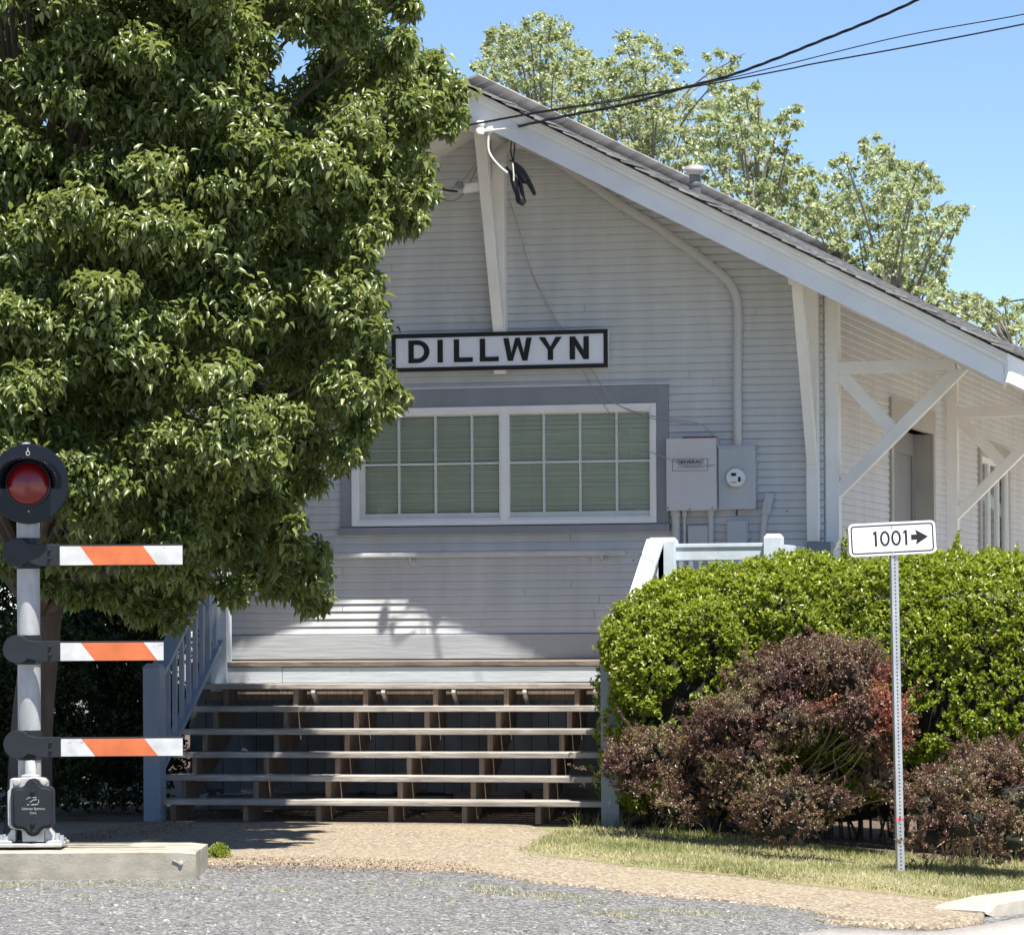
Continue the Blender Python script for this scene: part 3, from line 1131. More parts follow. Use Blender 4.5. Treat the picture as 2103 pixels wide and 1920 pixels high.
sxs = [onY(u + 6, 1440, yr).x for u in sx_px]
sxs = [sxs[0] - (sxs[1] - sxs[0]) * .93] + sxs if sxs[0] - xsL > .45 else sxs
sxs[0] = max(sxs[0], xsL + .05)
for x in sxs:
    pr = []
    for k in range(0, 6):
        y0 = YF + k * .262 + .015
        pr += [(y0, max(0.0, k * RISE)), (y0, (k + 1) * RISE - .045)]
    pr += [(YD - .02, 6 * RISE - .045), (YD - .02, 6 * RISE - .36)]
    pr += [(YF + .30, .0)]
    s = MB()
    s.prism(pr, 0, x - .021, x + .021)
    s.build("stringer", M['stringer'], por, bevel=.002)
# blocks under the top tread
for x in sxs[1:]:
    b = MB()
    b.bar((x + .16, YD - .30, 6 * RISE - .05), (x + .13, YD - .05, 6 * RISE - .20), .03, .05)
    b.build("cleat", M['treads'], por)
deck = MB()
xdR = onY(1604, 1140, YD + .06).x
y = YD - .035
k = 0
while y < -.05:
    y1 = min(y + .14, -.04)
    deck.box(xsL - .25, xdR, y, y1 - .006, DECKZ - .038, DECKZ)
    y += .14
deck.build("deck", M['decknose'], por, bevel=.003)
fa = MB()
fx = onY(581, 1390, YD).x
zfb = 6 * RISE + .004
fa.box(xsL - .1, fx - .002, YD - .022, YD + .01, zfb, DECKZ - .040)
fa.box(fx + .002, xdR, YD - .022, YD + .01, zfb + .003, DECKZ - .043)
fa.build("fascia_board", M['fasciaboard'], por, bevel=.003)
lb = MB()
lb.box(xsL - .1, xdR, YD + .0, YD + .04, 6 * RISE - .14, zfb - .005)
lb.build("ledger", M['stringer'], por)
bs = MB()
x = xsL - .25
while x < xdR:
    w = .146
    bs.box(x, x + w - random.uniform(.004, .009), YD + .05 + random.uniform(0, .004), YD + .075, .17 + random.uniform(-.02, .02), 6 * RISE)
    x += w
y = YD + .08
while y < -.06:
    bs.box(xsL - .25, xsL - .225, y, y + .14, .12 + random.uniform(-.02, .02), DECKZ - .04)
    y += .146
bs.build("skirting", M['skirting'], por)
bm_ = MB()
bm_.box(xsL - .1, -.1, YD + .02, YD + .12, .02, .14)
bm_.box(-.05, .55, YD - .04, YD + .06, .06, .19)
bm_.box(.6, xsR, YD - .02, YD + .08, .08, .20)
bm_.build("ground_beam", M['decknose'], por, bevel=.008)


def post(mb, x, y, z0, z1, w=.14):
    c = .022
    mb.box(x - w / 2, x + w / 2, y - w / 2, y + w / 2, z0, z1 - .03)
    n = len(mb.v)
    for zz, ww in ((z1 - .03, w / 2), (z1, w / 2 - c)):
        for (a, b) in ((-1, -1), (1, -1), (1, 1), (-1, 1)):
            mb.v.append(Vector((x + a * ww, y + b * ww, zz)))
    for i in range(4):
        j = (i + 1) % 4
        mb.f.append((n + i, n + j, n + 4 + j, n + 4 + i))
    mb.f.append((n + 4, n + 5, n + 6, n + 7))


def stair_rail(x, ybot, zbot_top, ytop, ztop_top, matpost, mat, name_label, zlow=0.0):
    # bottom post
    p = MB()
    post(p, x, ybot, zlow, zbot_top)
    r = p.build("railing", matpost, por, bevel=.004)
    r["label"] = name_label
    p = MB()
    post(p, x, ytop, DECKZ - .24, ztop_top)
    p.build("post", M['rail'], r, bevel=.004)
    a = Vector((x, ybot + .07, zbot_top - .13))
    b = Vector((x, ytop - .07, zbot_top - .13 + (ytop - ybot - .14) * (RISE / .262)))
    h = MB()
    h.bar(a + Vector((0, 0, .05)), b + Vector((0, 0, .05)), .14, .036)
    h.bar(a, b, .038, .085)
    h.bar(a - Vector((0, 0, .0)), b, .09, .03)
    h.build("handrail", mat, r, bevel=.003)
    lo = Vector((0, 0, -.72))
    h = MB()
    h.bar(a + lo, b + lo, .09, .038)
    h.bar(a + lo - Vector((0, 0, .03)), b + lo - Vector((0, 0, .03)), .036, .09)
    h.build("bottom_rail", mat, r, bevel=.003)
    n = 9
    for k in range(n):
        t = (k + .5) / n
        c = a.lerp(b, t)
        q = MB()
        q.box(x - .018, x + .018, c.y - .018, c.y + .018, c.z - .71, c.z - .03)
        q.build("baluster", mat, r, bevel=.002)
    return r


xl_rail = onY(311, 1500, YF - .10).x
zpl = onY(311, 1362, YF - .10).z
stair_rail(xl_rail, YF - .03, zpl, YD + .02, DECKZ + 1.0, M['railshade'], M['railshade'], "left stair railing, half in shade, with the bluish shade put into its colour")
xr_rail = onY(1259, 1640, YF).x
p1 = onY(1372, 1104, YD + .05)
stair_rail(xr_rail, YF - .03, zpl, YD + .05, p1.z, M['railshade'], M['rail'], "right stair railing disappearing behind the hedge", gz(xr_rail, YF))
fr = MB()
x2 = onY(1589, 1100, YD + .05).x
post(fr, x2, YD + .05, DECKZ - .3, p1.z + .02)
frail = fr.build("railing", M['rail'], por, bevel=.004)
frail["label"] = "white porch railing between two chamfered posts"
p = MB()
post(p, p1.x, YD + .05, DECKZ - .3, p1.z)
p.build("post", M['rail'], frail, bevel=.004)
h = MB()
zr_ = onY(1480, 1118, YD + .05).z
h.box(p1.x + .07, x2 - .07, YD + .03, YD + .07, zr_ - .125, zr_)
h.box(p1.x + .07, x2 - .07, YD + .02, YD + .085, zr_ - .022, zr_ + .008)
h.build("handrail", M['rail'], frail, bevel=.003)
h = MB()
h.bar((x2, YD + .12, zr_ - .05), (x2 + .02, -.05, zr_ - .05), .04, .10)
h.build("return_rail", M['rail'], frail, bevel=.003)
h = MB()
h.box(p1.x + .07, x2 - .07, YD + .03, YD + .07, DECKZ + .08, DECKZ + .15)
h.build("bottom_rail", M['rail'], frail, bevel=.003)
n = 9
for k in range(n):
    xx = p1.x + .07 + (x2 - p1.x - .14) * (k + .5) / n
    q = MB()
    q.box(xx - .018, xx + .018, YD + .032, YD + .068, DECKZ + .15, zr_ - .125)
    q.build("baluster", M['railshade'], frail, bevel=.002)

# ================================================================== STATION SIGN
SY = -.17
sL, sR = onY(804.5, 720, SY).x, onY(1248.3, 715, SY).x
sT = (onY(805, 687, SY).z + onY(1248, 676, SY).z) / 2
sB = (onY(805, 766, SY).z + onY(1248, 754, SY).z) / 2
sg_ = thing("station_sign", ((sL + sR) / 2, -.115, sB), "long white signboard reading DILLWYN in black capitals above the window", "sign")
b = MB()
b.box(sL + .002, sR - .002, SY + .004, -.118, sB + .002, sT - .002)
b.build("board", M['signwhite'], sg_, bevel=.002)
bd = MB()
e = .036
bd.box(sL, sR, SY - .006, SY + .003, sT - e, sT)
bd.box(sL, sR, SY - .006, SY + .003, sB, sB + e)
bd.box(sL, sL + e, SY - .006, SY + .003, sB + e, sT - e)
bd.box(sR - e, sR, SY - .006, SY + .003, sB + e, sT - e)
bd.build("border", M['ink'], sg_, bevel=.001)
sc = (sR - sL) / (1433 - 315)
lz0 = (onY(1026, 742, SY).z)
lh = onY(1026, 695, SY).z - lz0


def lx(x):
    return sL + (x - 315) * sc


def strokes(ch, x0, x1):
    w, H = 27.0, 1.0
    hs = .20
    if ch == 'I':
        return [[(x0, 0), (x1, 0), (x1, 1), (x0, 1)]]
    if ch == 'L':
        return [[(x0, 0), (x0 + w, 0), (x0 + w, 1), (x0, 1)], [(x0 + w, 0), (x1, 0), (x1, hs), (x0 + w, hs)]]
    if ch == 'N':
        return [[(x0, 0), (x0 + w, 0), (x0 + w, 1), (x0, 1)], [(x1 - w, 0), (x1, 0), (x1, 1), (x1 - w, 1)],
                [(x0 + w, 1), (x0 + w, .62), (x1 - w, 0), (x1 - w, .38)]]
    if ch == 'Y':
        c = (x0 + x1) / 2
        return [[(c - w / 2, 0), (c + w / 2, 0), (c + w / 2, .45), (c - w / 2, .45)],
                [(c - w / 2, .45), (c, .45), (c, .58), (x0 + w * 1.15, 1), (x0, 1)], [(c, .45), (c + w / 2, .45), (x1, 1), (x1 - w * 1.15, 1), (c, .58)]]
    if ch == 'W':
        q = (x1 - x0) / 4
        c = (x0 + x1) / 2
        return [[(x0, 1), (x0 + w, 1), (x0 + q + w * .42, 0), (x0 + q - w * .5, 0)], [(x0 + q - w * .2, 0), (x0 + q + w * .42, 0), (c + w * .42, 1), (c - w * .42, 1)],
                [(x1 - w, 1), (x1, 1), (x1 - q + w * .5, 0), (x1 - q - w * .42, 0)], [(c - w * .42, 1), (c + w * .42, 1), (x1 - q + w * .2, 0), (x1 - q - w * .42, 0)]]
    return []


for idx, (ch, x0, x1) in enumerate((('D', 403, 512), ('I', 555, 582), ('L', 640, 738), ('L', 775, 872), ('W', 897, 1043), ('Y', 1080, 1198), ('N', 1238, 1336))):
    L_ = MB()
    yy = SY - .003 - idx * .0002
    if ch == 'D':
        w = 27
        out, inn = [], []
        k = 18
        xm, rx = x0 + 46, x1 - x0 - 46
        for i in range(k + 1):
            a = -math.pi / 2 + math.pi * i / k
            out.append((xm + rx * math.cos(a), .5 + .5 * math.sin(a)))
            inn.append((xm + (rx - w) * math.cos(a), .5 + .30 * math.sin(a)))
        out = [(x0, 0)] + out + [(x0, 1)]
        inn = [(x0 + w, .2)] + inn + [(x0 + w, .8)]
        for i in range(len(out)):
            j = (i + 1) % len(out)
            pl = [out[i], out[j], inn[j], inn[i]]
            L_.prism([(lx(a), lz0 + lh * c) for a, c in pl], 1, yy, SY + .004)
    else:
        for s_i, pl in enumerate(strokes(ch, x0, x1)):
            L_.prism([(lx(a), lz0 + lh * c) for a, c in pl], 1, yy - .0004 * s_i, SY + .004)
    L_.build("letter", M['ink'], sg_)

# ================================================================== ELECTRIC GEAR ON THE WALL
def wallbox(u0, u1, v0, v1, depth, back=.012):
    yf = -(back + depth)
    a, b = onY(u0, (v0 + v1) / 2, yf).x, onY(u1, (v0 + v1) / 2, yf).x
    z0, z1 = onY((u0 + u1) / 2, v1, yf).z, onY((u0 + u1) / 2, v0, yf).z
    return a, b, yf, z0, z1


a, b_, yf, z0, z1 = wallbox(1369, 1470, 899, 1048, .17)
tb_ = thing("transfer_switch_box", ((a + b_) / 2, -.012, z0), "larger grey switch box with a printed label and rusty top edge", "electrical box")
c = MB()
c.box(a, b_, yf + .02, -.012, z0 + .004, z1)
c.build("cabinet", M['boxgrey'], tb_, bevel=.004)
c = MB()
c.box(a - .003, b_ + .003, yf, yf + .019, z0, z1 - .004)
c.build("cover", M['boxgrey'], tb_, bevel=.004)
c = MB()
c.box(a + .14, b_ - .01, yf + .004, -.05, z1 - .0035, z1 + .010)
c.build("rusty_rim", M['rust'], tb_)
c = MB()
la, lb_ = onY(1381, 970, yf).x, onY(1454, 970, yf).x
l0, l1 = onY(1417, 967, yf).z, onY(1417, 942, yf).z
c.box(la, lb_, yf - .0015, yf - .0002, l0, l1)
lab = c.build("label_plate", M['boxgrey'], tb_)
c = MB()
e = .0035
for (p0, p1, q0, q1) in ((la, lb_, l0, l0 + e), (la, lb_, l1 - e, l1), (la, la + e, l0 + e, l1 - e), (lb_ - e, lb_, l0 + e, l1 - e)):
    c.box(p0, p1, yf - .0026, yf - .0016, q0, q1)
c.build("label_border", M['ink'], lab)


def place_text(s, size, x, y, z, mat, parent, sx=1.0, off=0.0, local=False, name="lettering"):
    me = text_mesh(s, size, .0006, off)
    rl = ROOT[parent.name][0] if not local else Vector((0, 0, 0))
    for v in me.vertices:
        q = v.co.copy()
        v.co = Vector((x + q.x * sx, y - q.z, z + q.y)) - rl
    me.update()
    me.materials.clear()
    return link(name, me, mat, parent)


lc = (la + lb_) / 2
place_text("GENERAC", .036, lc, yf - .003, l1 - .026, M['ink'], lab, 1.45, .0010)
place_text("POWER SYSTEMS", .024, lc, yf - .003, l1 - .051, M['slate'], lab, 1.1, 0)
place_text("ATS TRANSFER SWITCH", .020, lc, yf - .003, l1 - .073, M['slate'], lab, 1.08, 0)
for (u0, r, v1) in ((1388.5, .033, 1260), (1406, .012, 1260), (1460, .023, 1260)):
    x = onY(u0, 1080, -.06).x
    c = MB()
    c.tube([(x, -.06, DECKZ + .02), (x, -.06, z0 - .02), (x, -.06, z0 + .01)], [r, r, r], 16)
    c.lathe([(r + .008, z0 - .05), (r + .008, z0 - .001)], (x, -.06, 0), 'z', 16)
    c.build("conduit", M['conduit'], tb_, smooth=True)
for (u, v) in ((1372, 1043), (1417, 1045), (1463, 1043)):
    q = onY(u, v, yf)
    c = MB()
    c.lathe([(0, -.006), (.006, -.006), (.006, 0)], (q.x, yf, q.z), 'y', 10)
    c.build("screw", M['ink'], tb_)

a, b_, yf, z0, z1 = wallbox(1475, 1551, 918, 1046, .11)
me_ = thing("electric_meter", ((a + b_) / 2, -.012, z0), "blue grey meter cabinet with a round glass dial, beside the larger switch box", "electric meter")
c = MB()
c.box(a, b_, yf, -.012, z0, z1)
c.build("cabinet", M['metergrey'], me_, bevel=.006)
c = MB()
c.box(a - .006, b_ + .006, yf - .008, -.012, z1 - .001, z1 + .012)
c.build("top_lip", M['metergrey'], me_, bevel=.003)
q = onY(1512, 981, yf)
c = MB()
c.lathe([(.086, 0), (.088, -.012), (.084, -.022), (.078, -.024)], (q.x, yf, q.z), 'y', 32)
c.build("meter_ring", M['galv'], me_, smooth=True)
c = MB()
c.lathe([(.078, -.02), (.078, -.045), (.070, -.062), (.0, -.066)], (q.x, yf, q.z), 'y', 32)
dial = c.build("meter_dial", M['refl'], me_, smooth=True)
c = MB()
c.box(q.x - .030, q.x + .012, yf - .071, yf - .066, q.z + .012, q.z + .036)
c.box(q.x - .03, q.x + .015, yf - .071, yf - .066, q.z - .044, q.z - .039)
c.box(q.x + .028, q.x + .05, yf - .069, yf - .060, q.z - .036, q.z + .004)
c.build("display", M['ink'], dial)
c = MB()
c.tube([(onY(1513, 1046, -.07).x, -.07, z0 - .05), (onY(1513, 1046, -.07).x, -.07, z0)], .008, 8)
c.build("lock", M['rust'], me_)
# service mast conduit
cpx = [(1515, 916), (1515, 850), (1515, 760), (1516, 660), (1516, 640), (1514, 618), (1509, 600), (1500, 584), (1488, 570), (1474, 558), (1427, 521), (1350, 467), (1274, 421), (1210, 376), (1144, 332), (1110, 313), (1080, 300), (1058, 296), (1044, 300), (1032, 310)]
ydep = [-.055] * 15 + [-.07, -.10, -.15, -.20, -.24]
pts = [onY(u, v, y) for (u, v), y in zip(cpx, ydep)]
zc_ = pts[0]
pts = [zc_ + Vector((0, 0, -.02))] + pts
c = MB()
c.tube(pts, .038, 20)
c.build("service_conduit", M['conduit'], me_, smooth=True)
for i, r in ((4, .043), (11, .042), (13, .044), (15, .043)):
    p, q2 = pts[i], pts[i + 1]
    d = (q2 - p).normalized()
    c = MB()
    c.tube([p - d * .03, p + d * .03], r, 20)
    c.build("coupling", M['conduit'], me_, smooth=True)
c = MB()
p = pts[-1]
c.tube([p + Vector((.03, 0, .01)), p, p + Vector((-.05, -.03, -.07)), p + Vector((-.055, -.04, -.10))], [.045, .055, .06, .045], 16)
c.build("weatherhead", M['conduit'], me_, smooth=True)

for (u0, u1, v0, v1, lb2) in ((1412, 1455, 1078, 1135, "small grey junction box under the larger switch box"), (1492, 1535, 1067, 1135, "small grey junction box with a hasp under the electric meter")):
    a, b_, yf, z0, z1 = wallbox(u0, u1, v0, v1, .07)
    jb = thing("junction_box", ((a + b_) / 2, -.012, z0), lb2, "electrical box", "small boxes below the meter")
    c = MB()
    c.box(a, b_, yf + .012, -.012, z0, z1)
    c.build("body", M['metergrey'], jb, bevel=.004)
    c = MB()
    c.box(a + .008, b_ - .008, yf, yf + .011, z0 + .008, z1 - .010)
    c.build("lid", M['metergrey'], jb, bevel=.003)
    c = MB()
    c.box(b_ + .0005, b_ + .016, yf + .02, yf + .04, (z0 + z1) / 2 - .02, (z0 + z1) / 2 + .02)
    c.build("latch", M['metergrey'], jb)
# leaning disconnect and its pipe
tp_ = onY(1582, 1013, -.06)
bt_ = onY(1573, 1056, -.06)
dz_ = thing("cable_box", bt_, "narrow grey cable box leaning on a bent pipe beside the corner", "electrical box")
c = MB()
c.bar(bt_, tp_, .072, .06, up=(0, -1, 0))
c.build("body", M['metergrey'], dz_, bevel=.005)
c = MB()
e1, e2 = onY(1570, 1062, -.06), onY(1566, 1115, -.06)
c.tube([bt_ + (bt_ - tp_).normalized() * -.01, e1, e2, e2 + Vector((-.01, 0, -.4))], [.03, .027, .024, .024], 14)
c.build("pipe", M['conduit'], dz_, smooth=True)

# wall handrail under the window
a_, b2 = onY(680, 1142, -.10), onY(1285, 1134, -.10)
zz = (a_.z + b2.z) / 2
hr = thing("wall_handrail", ((a_.x + b2.x) / 2, -.02, zz - .06), "long grey handrail fixed to the wall under the window", "handrail")
c = MB()
c.box(a_.x - .8, b2.x, -.115, -.075, zz - .018, zz + .018)
c.build("rail", M['siding'], hr, bevel=.006)
for u in (842, 1237):
    q = onY(u, 1150, -.08)
    c = MB()
    c.tube([(q.x, -.013, zz - .055), (q.x, -.06, zz - .058), (q.x, -.093, zz - .035), (q.x, -.095, zz - .015)], .009, 8)
    c.lathe([(0, -.025), (.024, -.022), (.026, -.012)], (q.x, 0, zz - .055), 'y', 12)
    c.build("bracket", M['conduit'], hr, smooth=True)

# small lamp on the gable bracket
q = onY(968, 386, -.50)
fl_ = thing("gable_lamp", q, "small white shielded lamp on the gable bracket", "lamp")
c = MB()
c.prism([(q.x - .07, q.z - .045), (q.x + .07, q.z - .03), (q.x + .10, q.z + .045), (q.x - .04, q.z + .03)], 1, q.y - .04, q.y + .05)
c.build("shade", M['trim'], fl_, bevel=.006)
c = MB()
c.lathe([(0, -.02), (.035, -.018), (.035, .018), (0, .02)], (q.x - .11, q.y + .03, q.z + .03), 'y', 16)
c.build("sensor", M['slate'], fl_, smooth=True)
c = MB()
c.tube([(q.x - .10, q.y + .03, q.z + .03), (q.x + .05, q.y + .06, q.z + .04), (0.0, q.y + .12, q.z + .04)], .012, 8)
c.build("arm", M['trim'], fl_)


# ================================================================== WIRES
def catmull(pts, n=8):
    P = [Vector(p) for p in pts]
    P = [P[0] * 2 - P[1]] + P + [P[-1] * 2 - P[-2]]
    out = []
    for i in range(1, len(P) - 2):
        p0, p1, p2, p3 = P[i - 1:i + 3]
        for k in range(n):
            t = k / n
            out.append(.5 * ((2 * p1) + (p2 - p0) * t + (2 * p0 - 5 * p1 + 4 * p2 - p3) * t * t + (3 * p1 - p0 - 3 * p2 + p3) * t ** 3))
    out.append(P[-2])
    return out


def wire_px(px, z0, z1):
    us = [p[0] for p in px]
    return [atD(u, v, z0 + (z1 - z0) * (u - us[0]) / (us[-1] - us[0])) for u, v in px]


def z8(l):
    return [(900 + x * .5967, y * .5967) for x, y in l]


ZW = 31.9
A_ = catmull(wire_px(z8([(270, 437), (400, 408), (500, 388), (600, 370), (720, 340), (850, 302), (1000, 262), (1150, 208), (1300, 148), (1480, 76), (1650, 0), (1900, -125), (2300, -350), (2800, -680)]), ZW, 25.0), 10)
w = thing("power_line", A_[0], "thick twisted black service cable running from the gable to the upper right", "power line")
for ph in (0, 2.09, 4.19):
    c = MB()
    pts, acc = [], 0
    fine = []
    for p, q in zip(A_, A_[1:]):
        for k in range(6):
            fine.append(p.lerp(q, k / 6))
    for i, p in enumerate(fine):
        if i:
            acc += (p - fine[i - 1]).length
        a = acc * 2 * math.pi / 0.62 + ph
        pts.append(p + (R0 * math.cos(a) + Vector((0, 0, 1)) * math.sin(a)) * .0062)
    c.tube(pts, .0064, 6)
    c.build("strand", M['wire'], w, smooth=True)
lowx = [(-40, 455), (60, 440), (330, 392), (620, 347), (700, 331), (950, 287), (1200, 240), (1300, 219), (1600, 165), (2016, 84), (2300, 20), (3000, -150)]
upx = [(-40, 453), (60, 438), (330, 388), (620, 341), (950, 281), (1200, 222), (1600, 125), (2016, 50), (2300, -20), (3000, -200)]
for px, r, lb2 in ((upx, .0042, "upper thin black overhead wire crossing in front of the gable"), (lowx, .0058, "lower thin black overhead wire crossing in front of the gable")):
    pts = catmull(wire_px(z8(px), 31.2, 25.0), 8)
    c = MB()
    c.tube(pts, r, 6)
    o = c.build("overhead_wire", M['wire'], None, smooth=True, loc=pts[0])
    tag(o, lb2, "wire", "overhead wires")
pts = catmull([atD(1700, 668, 70), atD(1990, 632, 62), atD(2060, 622, 60), atD(2200, 606, 57), atD(2900, 560, 45)], 6)
c = MB()
c.tube(pts, .014, 5)
o = c.build("distant_wire", M['wire'], None, loc=pts[0])
tag(o, "distant thin wire beyond the trees at the right edge", "wire")


def zC(l):       # crop at 940,200 scale 7.67
    return [(940 + x / 7.67, 200 + y / 7.67) for x, y in l]


# white neutral and bracket
c = MB()
Pn = [atD(u, v, Z) for (u, v), Z in zip(zC([(560, 515), (700, 500), (900, 475), (960, 462)]), (31.86, 31.86, 31.86, 31.88))]
c.tube(Pn, .006, 6)
ins = thing("wire_anchor", atD(*zC([(500, 500)])[0], 31.86), "white wire anchor and insulator at the gable peak", "insulator")
c.build("tail", M['wirewhite'], ins)
c = MB()
for p, q in (((430, 525), (560, 505)), ((470, 480), (550, 545)), ((520, 470), (545, 540))):
    c.bar(atD(*zC([p])[0], 31.86), atD(*zC([q])[0], 31.84), .02, .03)
c.build("clamp", M['wirewhite'], ins, bevel=.003)
c = MB()
q = atD(*zC([(350, 480)])[0], 31.88)
c.lathe([(0, -.06), (.035, -.055), (.04, -.02), (.03, 0), (.04, .02), (.035, .055), (0, .06)], q, 'z', 16)
c.build("insulator", M['trim'], ins, smooth=True)
c = MB()
c.tube(catmull([atD(u, v, Z) for (u, v), Z in zip(zC([(500, 560), (480, 700), (490, 850), (560, 980), (680, 1110), (780, 1190)]), (31.86, 31.86, 31.86, 31.86, 31.88, 31.9))], 6), .010, 8)
o = c.build("white_service_wire", M['wirewhite'], None, smooth=True, loc=atD(*zC([(500, 560)])[0], 32.05))
tag(o, "short curved white wire hanging at the gable peak", "wire")
# drip loops and splices
sp = thing("cable_splice", atD(*zC([(900, 470)])[0], 31.9), "black cable drip loop with two taped splices hanging below the gable peak", "cable")
for l in ([(900, 470), (880, 600), (840, 760), (840, 880), (860, 1000), (800, 990)], [(915, 470), (900, 620), (895, 800), (880, 1000), (900, 1040)]):
    c = MB()
    c.tube(catmull([atD(u, v, 31.95) for u, v in zC(l)], 6), .0065, 6)
    c.build("loop", M['wire'], sp, smooth=True)
c = MB()
c.tube([atD(u, v, 31.9) for u, v in zC([(865, 1040), (880, 1200), (882, 1320)])], .006, 6)
c.build("white_lead", M['wirewhite'], sp)
for l, r in (([(760, 1100), (830, 1190), (880, 1300), (920, 1420), (960, 1530), (985, 1620), (1050, 1690)], [.010, .014, .030, .033, .030, .038, .02]),
             ([(860, 1140), (920, 1180), (970, 1260), (1030, 1560), (1060, 1660)], [.012, .014, .016, .014, .012]),
             ([(900, 1040), (940, 1130), (990, 1210), (1070, 1320), (1080, 1330)], [.012, .026, .034, .030, .012]),
             ([(900, 1040), (1020, 1140), (1110, 1290), (1190, 1460), (1215, 1540)], [.014, .014, .014, .013, .013]),
             ([(1080, 1320), (1150, 1430), (1210, 1540)], [.012, .012, .012])):
    c = MB()
    c.tube(catmull([atD(u, v, 31.98) for u, v in zC(l)], 4), [v for v in np.interp(np.linspace(0, len(r) - 1, (len(r) - 1) * 4 + 1), range(len(r)), r)], 10)
    c.build("splice", M['wire'], sp, smooth=True)
# thin wires on the wall
def wallwire(px, y, r, mat, label, name="wall_wire", group=None):
    ys_ = y if isinstance(y, (list, tuple)) else [y] * len(px)
    pts = catmull([onY(u, v, yy) for (u, v), yy in zip(px, ys_)], 6)
    c = MB()
    c.tube(pts, r, 6)
    o = c.build(name, mat, None, smooth=True, loc=pts[0])
    tag(o, label, "wire", group)


z7 = lambda l: [(850 + x * .372, 150 + y * .372) for x, y in l]
z5 = lambda l: [(680 + x * .3968, 640 + y * .3968) for x, y in l]
wallwire(z7([(525, 690), (560, 800), (600, 930), (640, 1080), (700, 1220), (760, 1340), (800, 1410)]) + z5([(1200, 120), (1300, 300), (1390, 450), (1490, 590), (1590, 690), (1700, 745), (1765, 768), (1850, 800), (1990, 795)]), [-.10] * 9 + [-.12, -.16, -.20, -.20, -.20, -.20, -.20], .0038, M['wiregrey'], "thin grey wire slanting from the gable down to the switch box label")
wallwire(z7([(530, 720), (590, 890), (610, 980), (660, 1120), (740, 1280), (815, 1410)]) + z5([(1230, 120), (1350, 300), (1430, 430), (1500, 490), (1640, 535), (1780, 560), (1900, 580), (1960, 620), (1995, 680)]), -.10, .0042, M['wiregrey'], "thin grey wire sagging from the gable to the top of the switch box")
wallwire(z5([(1480, 480), (1560, 520), (1690, 560), (1800, 575), (1900, 592)]), -.19, .0032, M['slate'], "short dark wire looping across the window corner")
for i, (l, lb2) in enumerate((([(380, 440), (340, 540), (280, 660), (220, 705), (150, 700)], "dark cable drooping lowest left of the gable bracket"), ([(370, 450), (300, 560), (230, 630), (150, 660)], "faint thin cable drooping above the lowest one left of the gable bracket"), ([(60, 575), (110, 610), (170, 645), (240, 655)], "short black cable end sticking out of the tree toward the gable"))):
    wallwire(z7(l), -.25, (.006, .004, .009)[i], (M['slate'], M['wiregrey'], M['wire'])[i], lb2, "gable_cable", "cables left of the gable bracket")

# ================================================================== RAILROAD SIGNAL
ZM = 24.0
SC = ZM / FPX
base = atD(61, 1737, ZM)
sgn_ = thing("railroad_signal", base, "silver railway signal mast with a red lamp and three striped arms", "railway signal", rz=YAW)


def L(u, v, d=0.0):          # local coords of a pixel, d metres behind (+) / in front (-) of the mast axis
    s = (ZM + d) / FPX
    return Vector(((u - 61) * s + (61 - CX) * d / FPX, d, -(v - 1737) * s - (1737 - HZ) * d / FPX))


c = MB()
mt_, mb_ = L(61, 912), L(60, 1725)
mt_ = L(61, 930)
c.lathe([(0, mt_.z + .01), (.06, mt_.z + .01), (.0705, mt_.z), (.0705, mb_.z)], (0, 0.02, 0), 'z', 40)
tc_ = L(61, 911)
c.lathe([(0, tc_.z + .004), (.024, tc_.z + .003), (.027, tc_.z - .004), (.027, mt_.z)], (0, -.06, 0), 'z', 20)
c.build("mast", M['mast'], sgn_, smooth=True, local=True)
# target disc
dc = L(63.5, 994, -.16)
c = MB()
c.lathe([(0, .012), (.240, .012), (.246, .004), (.246, -.004), (.240, -.010), (.0, -.010)], dc, 'y', 64)
disc = c.build("target_disc", M['gloss'], sgn_, smooth=True, local=True)
c = MB()
c.lathe([(.14, -.010), (.14, -.035), (.128, -.040)], dc, 'y', 48)
c.build("lens_ring", M['black'], disc, smooth=True, local=True)
c = MB()
c.lathe([(.128, -.032), (.115, -.048), (.085, -.062), (.045, -.071), (.0, -.074)], dc, 'y', 48)
c.build("lens", M['lens'], disc, smooth=True, local=True)
c = MB()
n = 28
vis = []
for i in range(n + 1):
    a = math.radians(-12 + 204 * i / n)
    reach = .075 + .13 * max(0, math.sin(math.radians(8 + 164 * i / n)))
    flare = 1 + .30 * abs(math.cos(a)) ** 2
    r0, r1 = .140, .146 * flare
    vis.append(((dc + Vector((r0 * math.cos(a), -.010, r0 * math.sin(a)))), (dc + Vector((r1 * math.cos(a), -.010 - reach, r1 * math.sin(a) + .01)))))
for (p0, p1), (q0, q1) in zip(vis, vis[1:]):
    c.quad(p0, p1, q1, q0)
hood = c.build("hood", M['gloss'], disc, smooth=True, local=True)
so_ = hood.modifiers.new("thick", 'SOLIDIFY')
so_.thickness = .004
c = MB()
q = L(62, 931, -.172)
for i in range(12):
    a0, a1 = 2 * math.pi * i / 12, 2 * math.pi * (i + 1) / 12
    c.tube([q + Vector((.011 * math.cos(a0), 0, .013 * math.sin(a0))), q + Vector((.011 * math.cos(a1), 0, .013 * math.sin(a1)))], .003, 6, False)
c.tube([q + Vector((0, .002, .013)), q + Vector((0, .004, .035))], .003, 6)
for (uu, vv) in ((62, 944), (62, 941), (116, 995), (9, 995), (63, 1050), (108, 984), (18, 984)):
    qq = L(uu, vv, -.172)
    c.lathe([(0, -.006), (.005, -.004), (.006, .004)], qq, 'y', 8)
c.build("bolt", M['cast'], disc, smooth=True, local=True)
